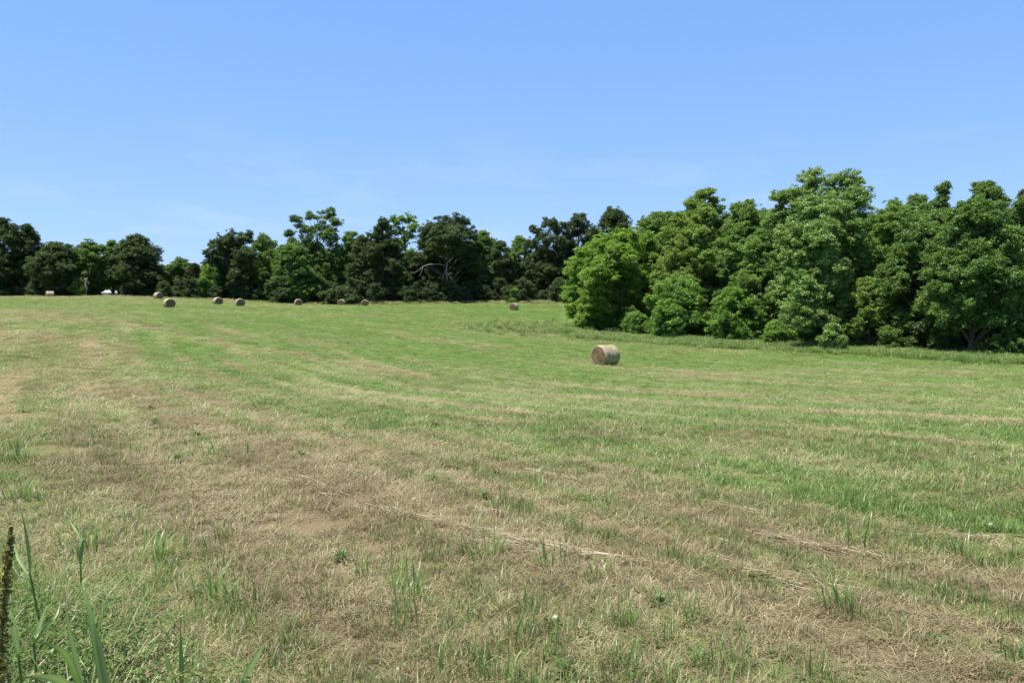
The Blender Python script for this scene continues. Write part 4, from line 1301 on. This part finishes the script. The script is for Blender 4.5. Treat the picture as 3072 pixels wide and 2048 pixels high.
# tall broad-bladed grasses close to the camera, rooted below the picture
def stalk(label, px, D, blades, seed):
    """blades: list of pixel paths at about distance D"""
    rng = np.random.default_rng(seed)
    b = at(px, 890, D); b[2] = gz1(b[0], b[1])
    e = empty('tall_grass', b)
    tag(e, label, 'grass', 'tall grasses in the near left corner', 'thing')
    x0, y0 = blades[0][0][0]
    lowest = at(x0, y0, D)
    stem = np.array([[0, 0, -.02], (lowest - b) * .5 + rng.normal(0, .01, 3), lowest - b])
    v, q = tube(stem, [.006, .005, .004], 6)
    link('stem', mesh_np('stem', v, q, M_TUFT, {'c': np.full(len(v), .45)}, smooth=True), e)
    for pth, w, dd in blades:
        P = np.array([at(x, y, D + dd * k / (len(pth) - 1)) for k, (x, y) in enumerate(pth)]) - b
        # resample smoothly
        t = np.linspace(0, 1, len(P)); tt = np.linspace(0, 1, 14)
        co = [np.polyfit(t, P[:, k], min(3, len(P) - 1)) for k in range(3)]
        S_ = np.stack([np.polyval(c, tt) for c in co], 1)
        tg = unit(np.gradient(S_, axis=0))
        sd = unit(np.cross(tg, np.array([.25, -.9, .35])))
        up = np.cross(sd, tg)
        ww = w * np.clip(np.minimum(.5 + tt * 2.2, (1 - tt) * 1.9 + .02), .02, 1)
        V = np.stack([S_ - sd * ww[:, None] * .5 + up * ww[:, None] * .14, S_, S_ + sd * ww[:, None] * .5 + up * ww[:, None] * .14], 1).reshape(-1, 3)
        Q = [(3 * i + j, 3 * i + j + 1, 3 * i + j + 4, 3 * i + j + 3) for i in range(13) for j in range(2)]
        cc = np.clip(np.tile([.55, .95, .55], 14) + rng.normal(0, .1), 0, 1)
        link('leaf', mesh_np('leaf', V, Q, M_TUFT, {'c': cc}, smooth=True), e)

stalk('tall grass with one long leaf arching left along the bottom edge', 265, 2.35,
      [([(260, 2110), (215, 1990), (170, 1940), (60, 1918)], .020, -.15), ([(255, 2120), (200, 2050), (130, 2028), (62, 2034)], .022, -.2), ([(250, 2060), (225, 1960), (205, 1870), (196, 1780)], .014, .05)], 1)
stalk('tall upright grass with a dark bent blade in the near left corner', 330, 2.5,
      [([(310, 2090), (280, 1900), (262, 1800), (215, 1725)], .016, .1), ([(330, 2100), (310, 2000), (290, 1900), (270, 1865)], .020, 0.0)], 2)
stalk('short broad bladed grass near the bottom edge with three blades', 545, 2.9,
      [([(546, 2100), (545, 2020), (543, 1940), (542, 1862)], .017, .0), ([(540, 2110), (520, 2040), (500, 1975), (488, 1940)], .020, -.1), ([(550, 2080), (575, 2010), (600, 1985), (615, 1975)], .013, .1), ([(560, 2110), (585, 2060), (600, 2030), (620, 1985)], .014, .1)], 3)
stalk('single broad green blade slanting up at the bottom edge', 722, 2.9,
      [([(720, 2080), (742, 2020), (770, 1965), (798, 1930)], .024, .1)], 4)
stalk('light grass with blades fanning to the right in the left corner', 105, 2.7,
      [([(100, 1910), (135, 1880), (165, 1850), (180, 1800)], .016, .15), ([(95, 1915), (115, 1890), (130, 1840), (160, 1805)], .013, .1), ([(105, 1930), (130, 1890), (150, 1870), (180, 1860)], .012, 0)], 5)
stalk('thin grass with a dark tip standing near the left edge', 85, 3.2,
      [([(90, 1720), (86, 1650), (75, 1580), (62, 1530)], .012, .0), ([(85, 1720), (60, 1680), (45, 1640), (40, 1590)], .014, .1)], 6)
stalk('broad dark blade beside the brown seed stalk', 40, 2.4,
      [([(55, 1960), (45, 1900), (35, 1850), (26, 1815)], .020, .05)], 7)
stalk('slim grass with two bent blades in the left stubble', 245, 3.7,
      [([(242, 1700), (236, 1660), (225, 1640), (190, 1625)], .012, .0), ([(243, 1690), (246, 1650), (250, 1625), (254, 1618)], .014, .0), ([(243, 1640), (235, 1600), (215, 1570), (200, 1560)], .010, .1)], 8)

# dock with a rusty green seed spike at the left edge
rng = np.random.default_rng(9)
Dk = 2.15
b = at(5, 890, Dk); b[2] = gz1(b[0], b[1])
e = empty('dock_plant', b)
tag(e, 'dock plant with knobbly yellow green seed spike at the left edge', 'weed')
path = np.array([at(x, yy, Dk) for x, yy in ((0, 2150), (2, 2000), (5, 1900), (12, 1800), (22, 1700), (30, 1620), (33, 1580))]) - b
path = np.concatenate([[[0, 0, -.02]], path])
v, q = tube(path, np.linspace(.007, .003, len(path)), 6)
link('stem', mesh_np('stem', v, q, M_SEED, {'c': np.full(len(v), .25)}, smooth=True), e)
tt = rng.uniform(.30, 1.0, 1500)
seglen = np.concatenate([[0], np.cumsum(np.linalg.norm(np.diff(path, axis=0), axis=1))]); seglen /= seglen[-1]
C = np.stack([np.interp(tt, seglen, path[:, k]) for k in range(3)], 1)
clus = .5 + .5 * np.sin(tt * 90) * np.sin(tt * 37)
rr = (.011 + .016 * clus) * np.interp(tt, [.3, .5, .9, 1.0], [.5, 1.1, .9, .35])
dv = unit(rng.normal(size=(1500, 3)))
C = C + dv * (rr * rng.random(1500) ** .4)[:, None]
L_ = rng.uniform(.008, .015, 1500)
V, Q, T4 = leaves(C, unit(dv + rng.normal(size=(1500, 3)) * .4), L_, L_ * .9, np.clip(rng.normal(.5, .25, 1500), 0, 1), rng)
link('seed_spike', mesh_np('seed_spike', V, Q, M_SEED, {'c': T4}, nside=3), e)

# ------------------------------------------------------------------ shed shape standing in for pale sunlit slivers between the trunks
def shed():
    def flat(name, c, rough=.7):
        m, n, l = new_mat(name)
        out = n.new('ShaderNodeOutputMaterial'); b = n.new('ShaderNodeBsdfPrincipled')
        nz = n.new('ShaderNodeTexNoise'); nz.inputs['Scale'].default_value = 3
        cr = ramp(n, [(0.3, tuple(k * .8 for k in c)), (.7, c)])
        l.new(nz.outputs['Fac'], cr.inputs['Fac']); l.new(cr.outputs['Color'], b.inputs['Base Color'])
        b.inputs['Roughness'].default_value = rough
        l.new(b.outputs[0], out.inputs['Surface'])
        return m
    X = at(352, 890, 300)[0]; zb = gz1(X, 300)
    e = empty('sliver_shed', (X, 300, zb))
    tag(e, 'shed shape standing in for pale sunlit slivers through the open trunks on the left', 'shed')
    w, d_, h, rh = 4.2, 3.0, 1.9, 2.3
    def box(a, b_):
        x0, y0, z0 = a; x1, y1, z1 = b_
        V = [(x0, y0, z0), (x1, y0, z0), (x1, y1, z0), (x0, y1, z0), (x0, y0, z1), (x1, y0, z1), (x1, y1, z1), (x0, y1, z1)]
        return np.array(V), np.array([(0, 3, 2, 1), (4, 5, 6, 7), (0, 1, 5, 4), (1, 2, 6, 5), (2, 3, 7, 6), (3, 0, 4, 7)])
    v, q = box((-w, -d_, -.3), (w, d_, h))
    link('wall', mesh_np('wall', v, q, flat('shed_wall', (.55, .55, .52))), e)
    V = np.array([(-w - .3, -d_ - .4, h - .05), (w + .3, -d_ - .4, h - .05), (w + .3, 0, rh + .5), (-w - .3, 0, rh + .5), (-w - .3, d_ + .4, h - .05), (w + .3, d_ + .4, h - .05)])
    V2 = np.concatenate([V, V + np.array([0, 0, .12])])
    Qr = np.array([(6, 7, 8, 9), (9, 8, 11, 10), (0, 3, 2, 1), (3, 4, 5, 2), (0, 1, 7, 6), (5, 4, 10, 11), (1, 2, 8, 7), (2, 5, 11, 8), (3, 0, 6, 9), (4, 3, 9, 10)])
    link('roof', mesh_np('roof', V2, Qr, flat('shed_roof', (.40, .40, .40), .6)), e)
    v, q = box((-1.6, -d_ - .05, 0), (1.2, -d_ + .02, 2.3))
    link('door', mesh_np('door', v, q, flat('shed_door', (.12, .12, .12))), e)
shed()
